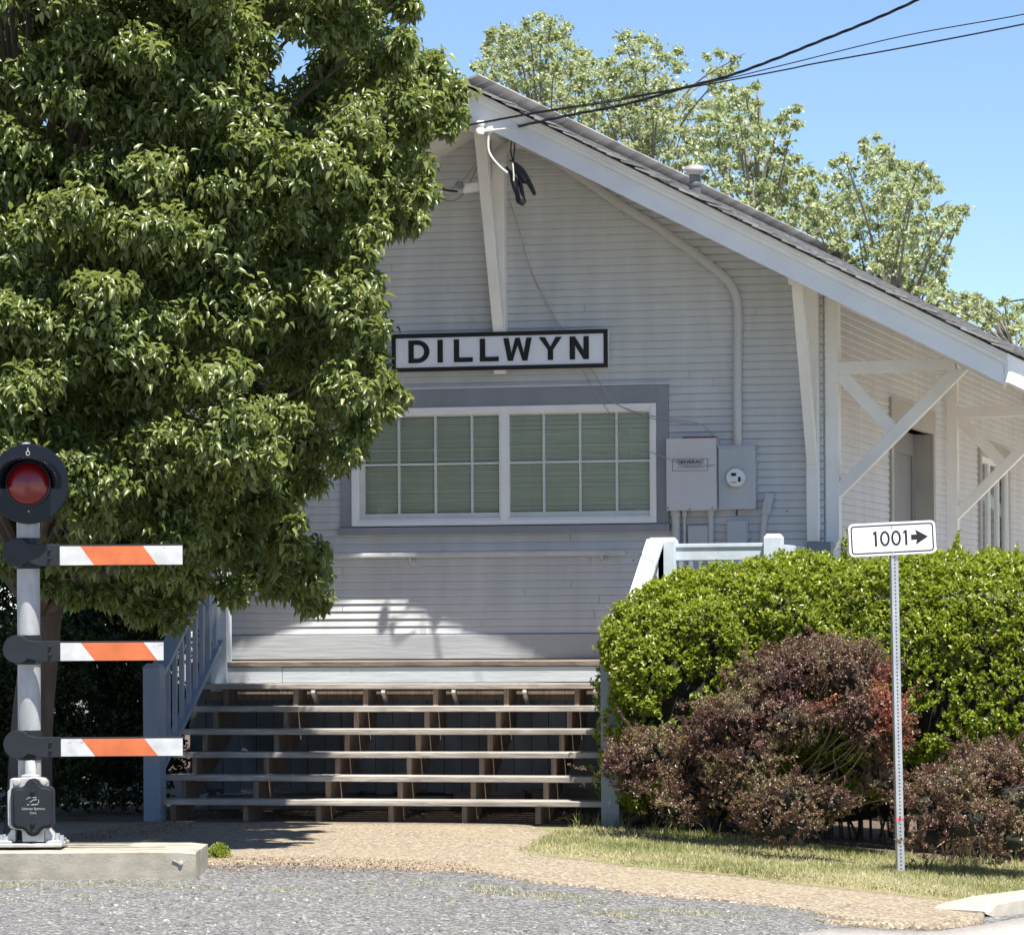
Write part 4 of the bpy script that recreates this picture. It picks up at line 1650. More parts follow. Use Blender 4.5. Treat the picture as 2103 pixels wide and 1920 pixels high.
# arms
for (vt, vb, ur, vc, lbl) in ((1119, 1162, 379, 1131, "top striped arm"), (1317, 1358, 339, 1330, "middle striped arm, shorter than the others"), (1514, 1554, 377, 1525, "bottom striped arm")):
    D0 = -.115
    c = MB()
    ctr = L(38, vc + 3, D0)
    r = 29 * SC
    pl = []
    for i in range(25):
        a = math.radians(38 + (318 - 38) * i / 24)
        pl.append((ctr.x + r * math.cos(a), ctr.z + r * math.sin(a)))
    e0, e1 = L(127, vt, D0), L(127, vb, D0)
    mdl = L(76, vt, D0)
    pl = pl + [(e1.x - .12, e1.z - .002), (e1.x, e1.z - .002), (e0.x, e0.z + .002), (mdl.x, mdl.z + .002)]
    c.prism(pl, 1, D0 - .02, D0 + .01)
    arm = c.build("arm", M['black'], sgn_, bevel=.003, local=True)
    arm["label"] = lbl
    c = MB()
    x0, x1 = L(126, vt, D0).x, L(ur, vt, D0).x
    zt_, zb_ = L(126, vt, D0).z, L(126, vb, D0).z
    c.box(x0, x1, D0 - .012, D0 + .012, zb_, zt_)
    blade = c.build("blade", M['black'], arm, bevel=.002, local=True)
    c = MB()
    yb = D0 - .0135
    zt2, zb2 = zt_ - .010, zb_ + .003
    s1, s2 = L(169, 0, D0).x, L(298, 0, D0).x
    sk_ = (197 - 169) * SC
    c.prism([(x0 + .001, zb2), (s1 + sk_, zb2), (s1, zt2), (x0 + .001, zt2)], 1, yb, D0 - .0115)
    c.build("white_sheeting", M['white'], arm, local=True)
    c = MB()
    c.prism([(s2 + sk_, zb2), (x1 - .001, zb2), (x1 - .001, zt2), (s2, zt2)], 1, yb, D0 - .0115)
    c.build("white_sheeting", M['white'], arm, local=True)
    c = MB()
    c.prism([(s1 + sk_, zb2), (s2 + sk_, zb2), (s2, zt2), (s1, zt2)], 1, yb - .0003, D0 - .0115)
    c.build("orange_stripe", M['orange'], arm, local=True)
    c = MB()
    for vv in (vt + 11, vt + 28):
        qq = L(105, vv, D0 - .02)
        c.lathe([(0, -.014), (.008, -.012), (.011, -.004), (.011, .001)], qq, 'y', 8)
    c.build("bolt", M['black'], arm, smooth=True, local=True)
    c = MB()
    c.tube([L(61, vc - 26, .02), L(61, vb + 6, .02)], .079, 28)
    c.box(-.05, .05, D0 + .009, -.03, zb_ + .01, zt_ - .01)
    c.build("clamp", M['black'], arm, smooth=True, local=True)
# junction-box base
def zS(x, y, d):     # crop at (0,1540) scale 8.767
    return L(x / 8.767, 1540 + y / 8.767, d)


DB = -.20
c = MB()
c.lathe([(0, .0), (.034, .0), (.036, -.004), (.036, -.085), (.060, -.09), (.060, -.115), (0, -.115)], zS(563, 185, -.10), 'z', 28)
hub = c.build("pipe_hub", M['cast'], sgn_, smooth=True, local=True)
outline = [(600, 505), (540, 520), (480, 575), (440, 640), (400, 665), (250, 665), (205, 700), (200, 760), (200, 1330), (230, 1385), (300, 1415), (410, 1425), (455, 1460), (500, 1520), (560, 1550), (600, 1555), (650, 1545), (700, 1510), (740, 1450), (790, 1415), (920, 1400), (975, 1360), (990, 1300), (990, 740), (970, 680), (900, 645), (800, 645), (745, 600), (700, 540), (650, 510)]
pl = [(lambda q: (q.x, q.z))(zS(x, y, DB)) for x, y in outline]
c = MB()
c.prism(pl, 1, DB, DB + .03)
cover = c.build("box_cover", M['black'], sgn_, bevel=.006, local=True)
ccx = sum(p[0] for p in pl) / len(pl)
ccz = sum(p[1] for p in pl) / len(pl)
pl2 = [(ccx + (p[0] - ccx) * .86, ccz + (p[1] - ccz) * .90) for p in pl]
c = MB()
c.prism(pl2, 1, DB - .012, DB + .001)
c.build("raised_panel", M['black'], cover, bevel=.006, local=True)
c = MB()
for (x, y) in ((600, 570), (600, 1470)):
    c.lathe([(0, -.004), (.009, -.004), (.010, 0)], zS(x, y, DB - .010), 'y', 12)
for (y0, y1) in ((625, 790), (1195, 1370)):
    p = [(575, y0 + 90), (600, y0), (630, y0 + 90), (650, y0 + 105), (600, y1), (552, y0 + 105)]
    c.prism([(lambda q: (q.x, q.z))(zS(x, y, DB)) for x, y in p], 1, DB - .026, DB - .010)
c.build("pull_lug", M['black'], cover, bevel=.003, local=True)
tx = zS(605, 1055, DB - .0125)
place_text("Safetran Systems", .021, tx.x, tx.y, tx.z, M['cast'], cover, 1.0, 0, True)
tx = zS(600, 1130, DB - .0125)
place_text("Corp", .019, tx.x, tx.y, tx.z, M['cast'], cover, 1.0, 0, True)
c = MB()
for l in ([(480, 890), (520, 855), (660, 855)], [(545, 940), (600, 900), (670, 890)], [(700, 890), (700, 940), (675, 982), (565, 982)], [(530, 985), (490, 985)]):
    c.tube([zS(x, y, DB - .0125) for x, y in l], .0022, 6)
c.build("emblem", M['cast'], cover, local=True)
c = MB()
o2 = [(210, 520), (240, 498), (360, 498), (400, 490), (760, 490), (830, 500), (875, 560), (875, 660), (900, 1380), (820, 1420), (820, 1640), (430, 1640), (420, 1430), (210, 1390), (170, 1330), (165, 740), (205, 690)]
c.prism([(lambda q: (q.x, q.z))(zS(x, y, -.1)) for x, y in o2], 1, DB + .029, -.03)
c.build("box_body", M['cast'], sgn_, bevel=.006, local=True)
c = MB()
for (x, y) in ((310, 580), (790, 580)):
    c.lathe([(0, -.02), (.018, -.018), (.022, 0), (.022, .04)], zS(x, y, DB + .03), 'y', 16)
c.build("corner_lug", M['cast'], sgn_, smooth=True, local=True)
c = MB()
for (x0, x1, x2) in ((870, 995, 820), (230, 110, 300)):
    q0, q1, q2 = zS(x0, 1410, -.1), zS(x1, 1580, -.1), zS(x2, 1640, -.1)
    c.prism([(q0.x, q0.z), (q1.x, q1.z), (q1.x, q2.z), (q2.x, q2.z), (q2.x, q0.z)], 1, -.15, .10)
f0, f1 = zS(-250, 1650, 0), zS(1170, 1720, 0)
c.box(f0.x, f1.x, -.19, .24, f1.z, f0.z)
for (x0, x1) in ((30, 290), (880, 1140)):
    q0, q1 = zS(x0, 1600, 0), zS(x1, 1651, 0)
    c.box(q0.x, q1.x, -.17, .18, q1.z, q0.z)
foot = c.build("foot", M['cast'], sgn_, bevel=.006, local=True)
c = MB()
for (x, y) in ((30, 1580), (90, 1570), (1035, 1555), (1110, 1590)):
    q = zS(x, y, -.13)
    c.lathe([(0, .02), (.014, .02), (.016, -.03)], q, 'z', 6)
c.build("anchor_nut", M['galv'], foot, local=True)

# concrete plinth
q = onZ(415.5, 1803, -.02)
pt = atD(61, 1741, ZM)
pl_ = thing("concrete_plinth", base - Vector((0, 0, base.z)), "long weathered concrete block carrying the railway signal", "concrete block", rz=YAW)
c = MB()
zt_ = 0.0 - (1742 - HZ) * (ZM - .32) / FPX + 1.5
x1 = (415.5 - 61) * (ZM - .32) / FPX
nx_ = 40
rows = [(-.32, -.12), (-.32, zt_ - .012), (-.308, zt_), (.62, zt_), (.62, -.12)]
ringv = []
for i in range(nx_ + 1):
    x = -3.2 + (x1 + 3.2) * i / nx_
    ch = .012 if i == nx_ else 0
    ringv.append([Vector((x, y + (.004 * noise.noise(Vector((x * 6, k, 0))) if k < 3 else 0), z + .004 * noise.noise(Vector((x * 5, k * 3.1, 2))) - (ch if k in (1, 2, 3) else 0))) for k, (y, z) in enumerate(rows)])
for r0, r1 in zip(ringv, ringv[1:]):
    for k in range(len(rows) - 1):
        c.quad(r0[k], r1[k], r1[k + 1], r0[k + 1])
c.quad(*ringv[-1])
c.quad(*reversed(ringv[0]))
blk = c.build("block", M['concrete'], pl_, local=True)
c = MB()
qx = (385 - 61) * (ZM - .33) / FPX
qz = 1.5 - (1768 - HZ) * (ZM - .33) / FPX
c.lathe([(0, -.012), (.012, -.010), (.016, .006)], (qx, -.322, qz), 'y', 7)
c.bar((qx - .005, -.325, qz - .004), (qx - .05, -.326, qz + .022), .006, .006)
c.build("embedded_bolt", M['cast'], pl_, local=True)

# ================================================================== 1001 ROAD SIGN
ZP = 26.7
pbse = atD(1849, 1796, ZP)
ptop = atD(1834, 1072, ZP)
rs = thing("road_sign", pbse, "white 1001 arrow sign on a leaning perforated steel post", "road sign")
ax = (ptop - pbse).normalized()
tw = YAW + math.radians(10)
fx_ = Vector((math.cos(tw), math.sin(tw), 0))
fx_ = (fx_ - ax * fx_.dot(ax)).normalized()
fy_ = ax.cross(fx_)          # pointing away from the camera
hw = .0255
c = MB()
mtx = Matrix((fx_, fy_, ax)).transposed().to_4x4()
mtx.translation = pbse - ax * .12
Ln = (ptop - pbse).length + .12
c.box(-hw, hw, -hw, hw, 0, Ln, mtx)
pst = c.build("post", M['galv'], rs, bevel=.003)
c = MB()
for k in range(int(Ln / .0254)):
    z = .012 + k * .0254
    if z < .1:
        continue
    for face in (0, 1):
        cen = mtx @ (Vector((0, -hw, z)) if face == 0 else Vector((hw, 0, z)))
        nv = -fy_ if face == 0 else fx_
        sd = fx_ if face == 0 else fy_
        n0 = len(c.v)
        for i in range(8):
            a = 2 * math.pi * i / 8
            c.v.append(cen + nv * .0006 + (sd * math.cos(a) + ax * math.sin(a)) * .0058)
        c.f.append(tuple(range(n0, n0 + 8)))
c.build("holes", M['ink'], pst)
c = MB()
zk = (1796 - 1681) * ZP / FPX + .12
c.box(-hw - .001, hw + .001, -hw - .001, hw + .001, zk - .008, zk + .008, mtx)
c.build("tape", M['pink'], pst)
# panel: tilted in its own plane
tl_ = math.radians(2.6)
cen = atD(1832.5, 1106, ZP - .035)
ux = (R0 * math.cos(tl_) + Vector((0, 0, 1)) * math.sin(tl_))
uz = (Vector((0, 0, 1)) * math.cos(tl_) - R0 * math.sin(tl_))
uy = -(ux.cross(uz))
uy = FW if uy.dot(FW) < 0 else uy
pm = Matrix((ux, FW, uz)).transposed().to_4x4()
pm.translation = cen
k_ = .595 / 762
PWd, PHt = 762, 288


def rrect(w, h, r, n=6):
    out = []
    for (sx, sz, a0) in ((1, 1, 0), (-1, 1, 90), (-1, -1, 180), (1, -1, 270)):
        for i in range(n + 1):
            a = math.radians(a0 + 90 * i / n)
            out.append((sx * (w / 2 - r) + r * math.cos(a), sz * (h / 2 - r) + r * math.sin(a)))
    return out


def addp(mb, poly, y0, y1):
    n0 = len(mb.v)
    mb.prism(poly, 1, y0, y1)
    for i in range(n0, len(mb.v)):
        mb.v[i] = pm @ mb.v[i]


c = MB()
addp(c, [(a * k_, b * k_) for a, b in rrect(PWd, PHt, 42)], -.002, .002)
pan = c.build("panel", M['refl'], rs, bevel=.0008)
c = MB()
o_, i_ = rrect(PWd - 38, PHt - 38, 30), rrect(PWd - 62, PHt - 62, 20)
for a in range(len(o_)):
    b = (a + 1) % len(o_)
    addp(c, [(x * k_, y * k_) for x, y in (o_[a], o_[b], i_[b], i_[a])], -.0028, -.0019)


def ringp(cx, cz_, rx, rz, w, n=28, y=-.0029):
    for i in range(n):
        a0, a1 = 2 * math.pi * i / n, 2 * math.pi * (i + 1) / n
        addp(c, [((cx + R * math.cos(a)) * k_, (cz_ + Z * math.sin(a)) * k_) for R, Z, a in ((rx, rz, a0), (rx, rz, a1), (rx - w, rz - w, a1), (rx - w, rz - w, a0))], y, -.0019)


c.build("border", M['ink'], pan)
c = MB()
X0 = -PWd / 2
yc = PHt / 2 - 140
for xx in (236, 502):
    addp(c, [((X0 + xx - 10) * k_, (yc - 66) * k_), ((X0 + xx + 10) * k_, (yc - 66) * k_), ((X0 + xx + 10) * k_, (yc + 66) * k_), ((X0 + xx - 10) * k_, (yc + 66) * k_)], -.0030, -.0019)
    addp(c, [((X0 + xx - 10) * k_, (yc + 66) * k_), ((X0 + xx - 10) * k_, (yc + 42) * k_), ((X0 + xx - 24) * k_, (yc + 34) * k_), ((X0 + xx - 24) * k_, (yc + 50) * k_)], -.0028, -.0019)
ringp(X0 + 316, yc, 43, 67, 19)
ringp(X0 + 414, yc, 43, 67, 19)
c.build("digits", M['ink'], pan)
c = MB()
ar = [(546, 23), (596, 23), (584, 66), (694, 0), (584, -66), (596, -23), (546, -23)]
addp(c, [((X0 + a) * k_, (yc + b) * k_) for a, b in ar[:2] + ar[5:]], -.0030, -.0019)
addp(c, [((X0 + a) * k_, (yc + b) * k_) for a, b in [ar[1], ar[2], ar[3], ar[4], ar[5]]], -.0032, -.0019)
c.build("arrow", M['ink'], pan)
c = MB()
for zz_ in (PHt / 2 - 42, -PHt / 2 + 28):
    n0 = len(c.v)
    c.lathe([(0, -.007), (.006, -.006), (.007, -.002)], (0, 0, zz_ * k_), 'y', 8)
    for i in range(n0, len(c.v)):
        c.v[i] = pm @ c.v[i]
c.build("bolt", M['cast'], pan)

# ================================================================== VEGETATION
def limbs(name, mat, parent, chains, n=8):
    c = MB()
    for pts, rr in chains:
        c.tube(pts, rr, n)
    return c.build(name, mat, parent, smooth=True)


# ---- pear tree -------------------------------------------------------
D2 = 1.0432
crown_px = [(-330, -420), (780, -420), (850, -200), (856, 0), (866, 42), (850, 104), (887, 104), (928, 136), (968, 172), (976, 200), (950, 250), (928, 282), (876, 286), (890, 330), (890, 386), (926, 420), (930, 446), (886, 456), (842, 490), (800, 484), (775, 500), (776, 542), (796, 620), (806, 652), (786, 700), (792, 752), (850, 790), (832, 832), (803, 850), (770, 868), (752, 918), (728, 962), (668, 990), (648, 1022), (596, 1024), (618, 1054), (628, 1106), (676, 1106), (684, 1148), (670, 1168), (692, 1210), (668, 1252), (626, 1264), (592, 1232), (542, 1230), (500, 1242), (470, 1258), (446, 1222), (408, 1212), (388, 1300), (364, 1322), (340, 1290), (250, 1262), (100, 1225), (-50, 1150), (-330, 900)]
crown_px = [(float(a), float(b)) for a, b in crown_px]
ZC = 28.0


def depth_half(u, v):
    t = np.clip((u - 60) / 960.0, -1, 1)
    h = 2.9 * np.sqrt(np.maximum(0, 1 - t * t))
    low = np.clip((v - 950) / 350.0, 0, 1)
    return h * (1 - .35 * low) + .12


def edge_dist(pts, poly):
    P = np.array(poly)
    Q = np.roll(P, -1, axis=0)
    d = np.full(len(pts), 1e9)
    for a, b in zip(P, Q):
        ab = b - a
        t = np.clip(((pts - a) @ ab) / (ab @ ab + 1e-9), 0, 1)
        d = np.minimum(d, np.linalg.norm(pts - (a + t[:, None] * ab), axis=1))
    return d


def px_arr(uv, Z):
    r = np.array(RT)
    u_ = np.array(UP)
    f = np.array(FW)
    d = f[None] + ((uv[:, 0] - CX) / FPX)[:, None] * r[None] - ((uv[:, 1] - HZ) / FPX)[:, None] * u_[None]
    return np.array(CAM)[None] + d * Z[:, None]


cand = np.column_stack([rng.uniform(-330, 980, 9000), rng.uniform(-420, 1330, 9000)])
ok = in_poly(cand, crown_px)
ed = edge_dist(cand, crown_px)
hole = ((cand[:, 0] - 608) / 66) ** 2 + ((cand[:, 1] - 118) / 58) ** 2 < 1
cand, ed = cand[ok & (ed > 18) & ~hole], ed[ok & (ed > 18) & ~hole]
# three shells: front, middle, back
C, Rr = [], []
for shell, sp, zf in (("front", 62, (-1.0, -.62)), ("mid", 78, (-.45, .25)), ("back", 84, (.35, .9))):
    idx = rng.permutation(len(cand))
    keep = []
    for i in idx:
        rpx = min(60, max(18, ed[i] * .8))
        if all((cand[i][0] - cand[j][0]) ** 2 + (cand[i][1] - cand[j][1]) ** 2 > (min(sp, sp * .35 + rpx * .75)) ** 2 for j in keep):
            keep.append(i)
    K = cand[keep]
    rp = np.minimum(70, np.maximum(17, ed[keep] * .72))
    hd = depth_half(K[:, 0], K[:, 1])
    Z = ZC + hd * rng.uniform(zf[0], zf[1], len(K))
    Z = np.where(K[:, 0] < 170, np.maximum(Z, 25.0), Z)
    C.append(px_arr(K, Z))
    Rr.append(rp * Z / FPX * 1.08)
nfront = len(C[0])
C = np.vstack(C)
Rr = np.concatenate(Rr)
hollow = np.array([noise.noise(Vector((c_[0] * .95, c_[1] * .95, c_[2] * 1.15 + 3))) for c_ in C])
kp_ = (hollow > -.26) | (rng.random(len(C)) < .25) | (np.arange(len(C)) > nfront)
C, Rr = C[kp_], Rr[kp_]
print("pear clumps", len(C))
RP, RA, RB = [], [], []
for cc, r in zip(C, Rr):
    n = int(24 + 1050 * r * r)
    d = rand_dirs(n)
    d[:, 2] = np.where(rng.random(n) < .72, np.abs(d[:, 2]), d[:, 2])
    rad = r * np.where(rng.random(n) < .10, rng.uniform(1.0, 1.32, n), rng.uniform(.25, 1.05, n))
    pos = cc[None] + d * rad[:, None] * np.array([1.0, 1.0, .72])[None]
    RP.append(pos)
    RA.append(nrm(d + np.array([0, 0, .55])[None] + rng.normal(size=(n, 3)) * .45))
RP, RA = np.vstack(RP), np.vstack(RA)


def to_px(P):
    d = P - np.array(CAM)[None]
    z = d @ np.array(FW)
    return np.column_stack([CX + FPX * (d @ np.array(RT)) / z, HZ - FPX * (d @ np.array(UP)) / z])


q_ = to_px(RP)
gn = np.array([noise.noise(Vector((a / 26.0, b / 26.0, 3))) for a, b in q_])
gap = (((q_[:, 0] - 605 + (q_[:, 1] - 118) * .5) / 44) ** 2 + ((q_[:, 1] - 120) / 46) ** 2 < 1 + gn * 1.1)
gap |= (((q_[:, 0] - 565) / 22) ** 2 + ((q_[:, 1] - 160) / 22) ** 2 < 1)
RP, RA = RP[~gap], RA[~gap]
NL = 8
n = len(RP)
P = np.repeat(RP, NL, axis=0)
AX = np.repeat(RA, NL, axis=0)
az = (np.tile(np.arange(NL) * 2.4, n) + np.repeat(rng.random(n) * 6.28, NL)) + rng.normal(size=n * NL) * .3
ref = np.tile(np.array([[.3, .9, .1]]), (len(AX), 1))
e1 = nrm(np.cross(AX, ref))
e2 = np.cross(AX, e1)
th = rng.uniform(.75, 1.75, len(AX))
rad = e1 * np.cos(az)[:, None] + e2 * np.sin(az)[:, None]
Dv = nrm(AX * np.cos(th)[:, None] + rad * np.sin(th)[:, None])
Dv += rng.normal(size=Dv.shape) * np.where(rng.random(len(Dv)) < .3, .6, .15)[:, None]
Dv[:, 2] -= rng.uniform(.1, .9, len(Dv))
Dv = nrm(Dv)
P = P + Dv * rng.uniform(.01, .035, len(P))[:, None] + AX * rng.uniform(-.09, .04, len(P))[:, None] + rng.normal(size=P.shape) * .012
Nv = nrm(AX * .7 + np.array([0, 0, .6])[None] + rng.normal(size=P.shape) * .22)
Lf = .038 + .054 * rng.beta(1.7, 2, len(P))
kk = rng.random(len(P)) < .88
pear = thing("pear_tree", atD(60, 1690, ZC) * 1.0, "big glossy dark green pear tree leaning in from the left over the steps", "tree")
pb_ = atD(60, 1690, ZC)
pb_.z = 0
pear.location = pb_
ROOT[pear.name] = (pb_, 0)
foliage("crown", P[kk], Dv[kk], Nv[kk], Lf[kk], (Lf * rng.uniform(.42, .60, len(P)))[kk], rng.uniform(.2, .6, len(P))[kk], TPL_LONG, M['pear'], pear, np.clip(.55 * np.repeat(rng.random(n), NL) + .55 * rng.random(n * NL) - .05, 0, 1)[kk], True)
print("pear leaves", kk.sum())
ch = []
top = pb_ + Vector((.1, .1, 2.0))
ch.append((catmull([pb_ + Vector((0, 0, -.15)), pb_ + Vector((.03, 0, .8)), top, pb_ + Vector((.05, .1, 4.2)), pb_ + Vector((.0, 0, 7.0))], 5), [v for v in np.interp(np.linspace(0, 1, 21), [0, .1, .5, 1], [.22, .17, .13, .04])]))
sel = rng.permutation(len(C))[:90]
for i in sel:
    e = Vector(C[i])
    h0 = min(max(e.z - 1.2 - .35 * (e - pb_).length * .5, 1.6), 6.2)
    s0 = pb_ + Vector((.05, .05, h0))
    e = s0.lerp(e, .88)
    md = s0.lerp(e, .5) + Vector((0, 0, .15))
    pts = catmull([s0, md, e], 5)
    ch.append((pts, [v for v in np.linspace(.045, .008, len(pts))]))
limbs("trunk", M['bark'], pear, ch, 7)


# ---- hedge -----------------------------------------------------------
def rosettes(P, A, nl, th0, th1, L0, L1, wr, droop=(0, .2), jit=.2):
    n = len(P)
    PP = np.repeat(P, nl, axis=0)
    AX = np.repeat(A, nl, axis=0)
    az = np.tile(np.arange(nl) * 2.4, n) + np.repeat(rng.random(n) * 6.28, nl)
    ref = np.tile(np.array([[.31, .87, .13]]), (len(AX), 1))
    e1 = nrm(np.cross(AX, ref))
    e2 = np.cross(AX, e1)
    th = rng.uniform(th0, th1, len(AX))
    rad = e1 * np.cos(az)[:, None] + e2 * np.sin(az)[:, None]
    D = nrm(AX * np.cos(th)[:, None] + rad * np.sin(th)[:, None] + rng.normal(size=AX.shape) * jit * .4)
    N = nrm(AX + rng.normal(size=AX.shape) * jit)
    L = rng.uniform(L0, L1, len(AX))
    PP = PP - AX * rng.uniform(0, L1 * 1.3, len(AX))[:, None]
    return PP, D, N, L, L * wr, rng.uniform(droop[0], droop[1], len(AX))


hx0 = onY(1228, 1340, -3.0).x
hx1 = 9.0


def hedge_surface(n):
    x = hx0 + (hx1 - hx0) * rng.random(n)
    a = rng.uniform(-1.05, 2.3, n)
    edge = np.clip((x - hx0) / .55, 0, 1)
    ef = np.sqrt(np.clip(1 - (1 - edge) ** 2, 0, 1))
    zt_ = 1.72 + .30 * np.clip((x - hx0) / 1.4, 0, 1) ** .6
    zt_ = zt_ + .03 * np.sin(x * 2.3) + .02 * np.sin(x * 5.1)
    z0 = 1.02
    yc, ry = -2.45, 1.18
    ca, sa = np.cos(a), np.sin(a)
    yy = yc - np.sign(ca) * np.abs(ca) ** .75 * ry * (.25 + .75 * ef)
    zz = np.where(sa > 0, z0 + np.abs(sa) ** .85 * (zt_ - z0) * (.62 + .38 * ef), z0 + sa * 1.08)
    P = np.column_stack([x, yy, zz])
    N = np.column_stack([-(1 - ef) * 1.6, -ca, np.where(sa > 0, sa * 1.0, sa)])
    N = nrm(N)
    lump = np.array([noise.noise(Vector((p[0] * 2.1, p[1] * 2.1, p[2] * 2.4))) + .6 * noise.noise(Vector((p[0] * 5.2, p[1] * 5.2, p[2] * 5.2 + 7))) for p in P])
    P = P + N * (lump * .13)[:, None]
    return P, N, lump


hP, hN, lump = hedge_surface(34000)
hole_n = np.array([noise.noise(Vector((p[0] * 4.2, p[1] * 4.2, p[2] * 4.2 + 11))) + .7 * noise.noise(Vector((p[0] * 9.5, p[1] * 9.5, p[2] * 9.5))) for p in hP])
hk = hole_n > -.42 - .35 * np.clip((hP[:, 2] - 1.1) / .8, -1, 1)
hP, hN, lump = hP[hk], hN[hk], lump[hk]
hd_ = thing("hedge", (3.0, -2.4, gz(3, -2.4)), "bright green clipped broadleaf hedge right of the steps", "hedge")
front_keep = hP[:, 1] < -1.4
hP, hN, lump = hP[front_keep], hN[front_keep], lump[front_keep]
# end cap at the left
ecn = 3000
ang = rng.uniform(0, math.pi, ecn)
ez = rng.uniform(.15, 1.6, ecn)
eP = np.column_stack([hx0 + .05 + .05 * rng.normal(size=ecn), -2.45 - np.cos(ang) * .55 * np.sqrt(np.clip(1 - ((ez - .7) / 1.0) ** 2, .05, 1)), ez])
eN = nrm(np.column_stack([-np.ones(ecn), -np.cos(ang) * .8, (ez - .6) * .9]))
hP, hN = np.vstack([hP, eP]), np.vstack([hN, eN])
inset = rng.random(len(hP)) ** 2 * .14
hP = hP - hN * inset[:, None]
hA = nrm(hN * .55 + np.array([0, -.05, .75])[None] + rng.normal(size=hN.shape) * .28)
# upright shoots
shp, sha = [], []
for (u, v0, v1) in ((1737, 1180, 1088), (1734, 1170, 1110), (1958, 1150, 1094), (1972, 1140, 1105), (1700, 1170, 1128), (1480, 1190, 1160), (2030, 1160, 1120), (1935, 1170, 1132), (1395, 1200, 1165), (1620, 1180, 1140), (2085, 1160, 1118), (1560, 1175, 1150)):
    b0 = onY(u, v0, -2.3 + random.uniform(-.3, .2))
    t0 = onY(u + random.uniform(-6, 6), v1, b0.y)
    for k in range(9):
        q = b0.lerp(t0, k / 8)
        shp.append((q.x + random.uniform(-.02, .02), q.y + random.uniform(-.02, .02), q.z))
        sha.append((random.uniform(-.2, .2), random.uniform(-.2, .1), 1))
hP = np.vstack([hP, np.array(shp)])
hA = np.vstack([hA, nrm(np.array(sha))])
vals = rosettes(hP, hA, 9, .35, 1.3, .026, .043, .58, (0, .15))
print("hedge leaves", len(vals[0]))
foliage("leaves", *vals, TPL_SMALL, M['hedge'], hd_)


def blob(name, mat, parent, c, r, seed=0.0, rough=.18, nu=28, nv=16, zmin=None):
    V, T = [], []
    for j in range(nv + 1):
        ph = math.pi * j / nv
        for i in range(nu):
            th = 2 * math.pi * i / nu
            d = Vector((math.sin(ph) * math.cos(th), math.sin(ph) * math.sin(th), math.cos(ph)))
            k = 1 + rough * noise.noise(d * 2.5 + Vector((seed, seed, 0)))
            p = Vector((c[0] + d.x * r[0] * k, c[1] + d.y * r[1] * k, c[2] + d.z * r[2] * k))
            if zmin is not None:
                p.z = max(p.z, zmin)
            V.append(p)
    for j in range(nv):
        for i in range(nu):
            a, b = j * nu + i, j * nu + (i + 1) % nu
            T.append((a, a + nu, b + nu, b))
    return V, T


# stems inside the hedge, then a solid dark core as painted inner shade
c = MB()
for k in range(36):
    x = hx0 + .35 + (hx1 - hx0 - .4) * k / 35
    for _ in range(7):
        b0 = Vector((x + random.uniform(-.12, .12), -2.45 + random.uniform(-.35, .35), gz(x, -2.4) - .03))
        e0 = Vector((b0.x + random.uniform(-.4, .4), b0.y + random.uniform(-.75, .5), random.uniform(.9, 1.65)))
        m0 = b0.lerp(e0, .5) + Vector((random.uniform(-.1, .1), random.uniform(-.1, .1), 0))
        c.tube([b0, m0, e0], [.012, .009, .004], 5)
c.build("stems", M['bark'], hd_)
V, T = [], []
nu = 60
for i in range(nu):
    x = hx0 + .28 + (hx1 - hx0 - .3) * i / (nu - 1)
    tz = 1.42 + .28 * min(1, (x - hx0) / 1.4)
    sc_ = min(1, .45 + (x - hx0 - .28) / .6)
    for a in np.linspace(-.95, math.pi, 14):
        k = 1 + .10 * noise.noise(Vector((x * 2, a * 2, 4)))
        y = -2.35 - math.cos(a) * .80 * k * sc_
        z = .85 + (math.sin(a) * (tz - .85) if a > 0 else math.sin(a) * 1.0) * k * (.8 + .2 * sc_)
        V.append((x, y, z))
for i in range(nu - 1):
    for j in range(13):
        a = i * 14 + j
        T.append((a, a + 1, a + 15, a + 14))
npmesh("shade_core", V, T, M['core'], hd_)


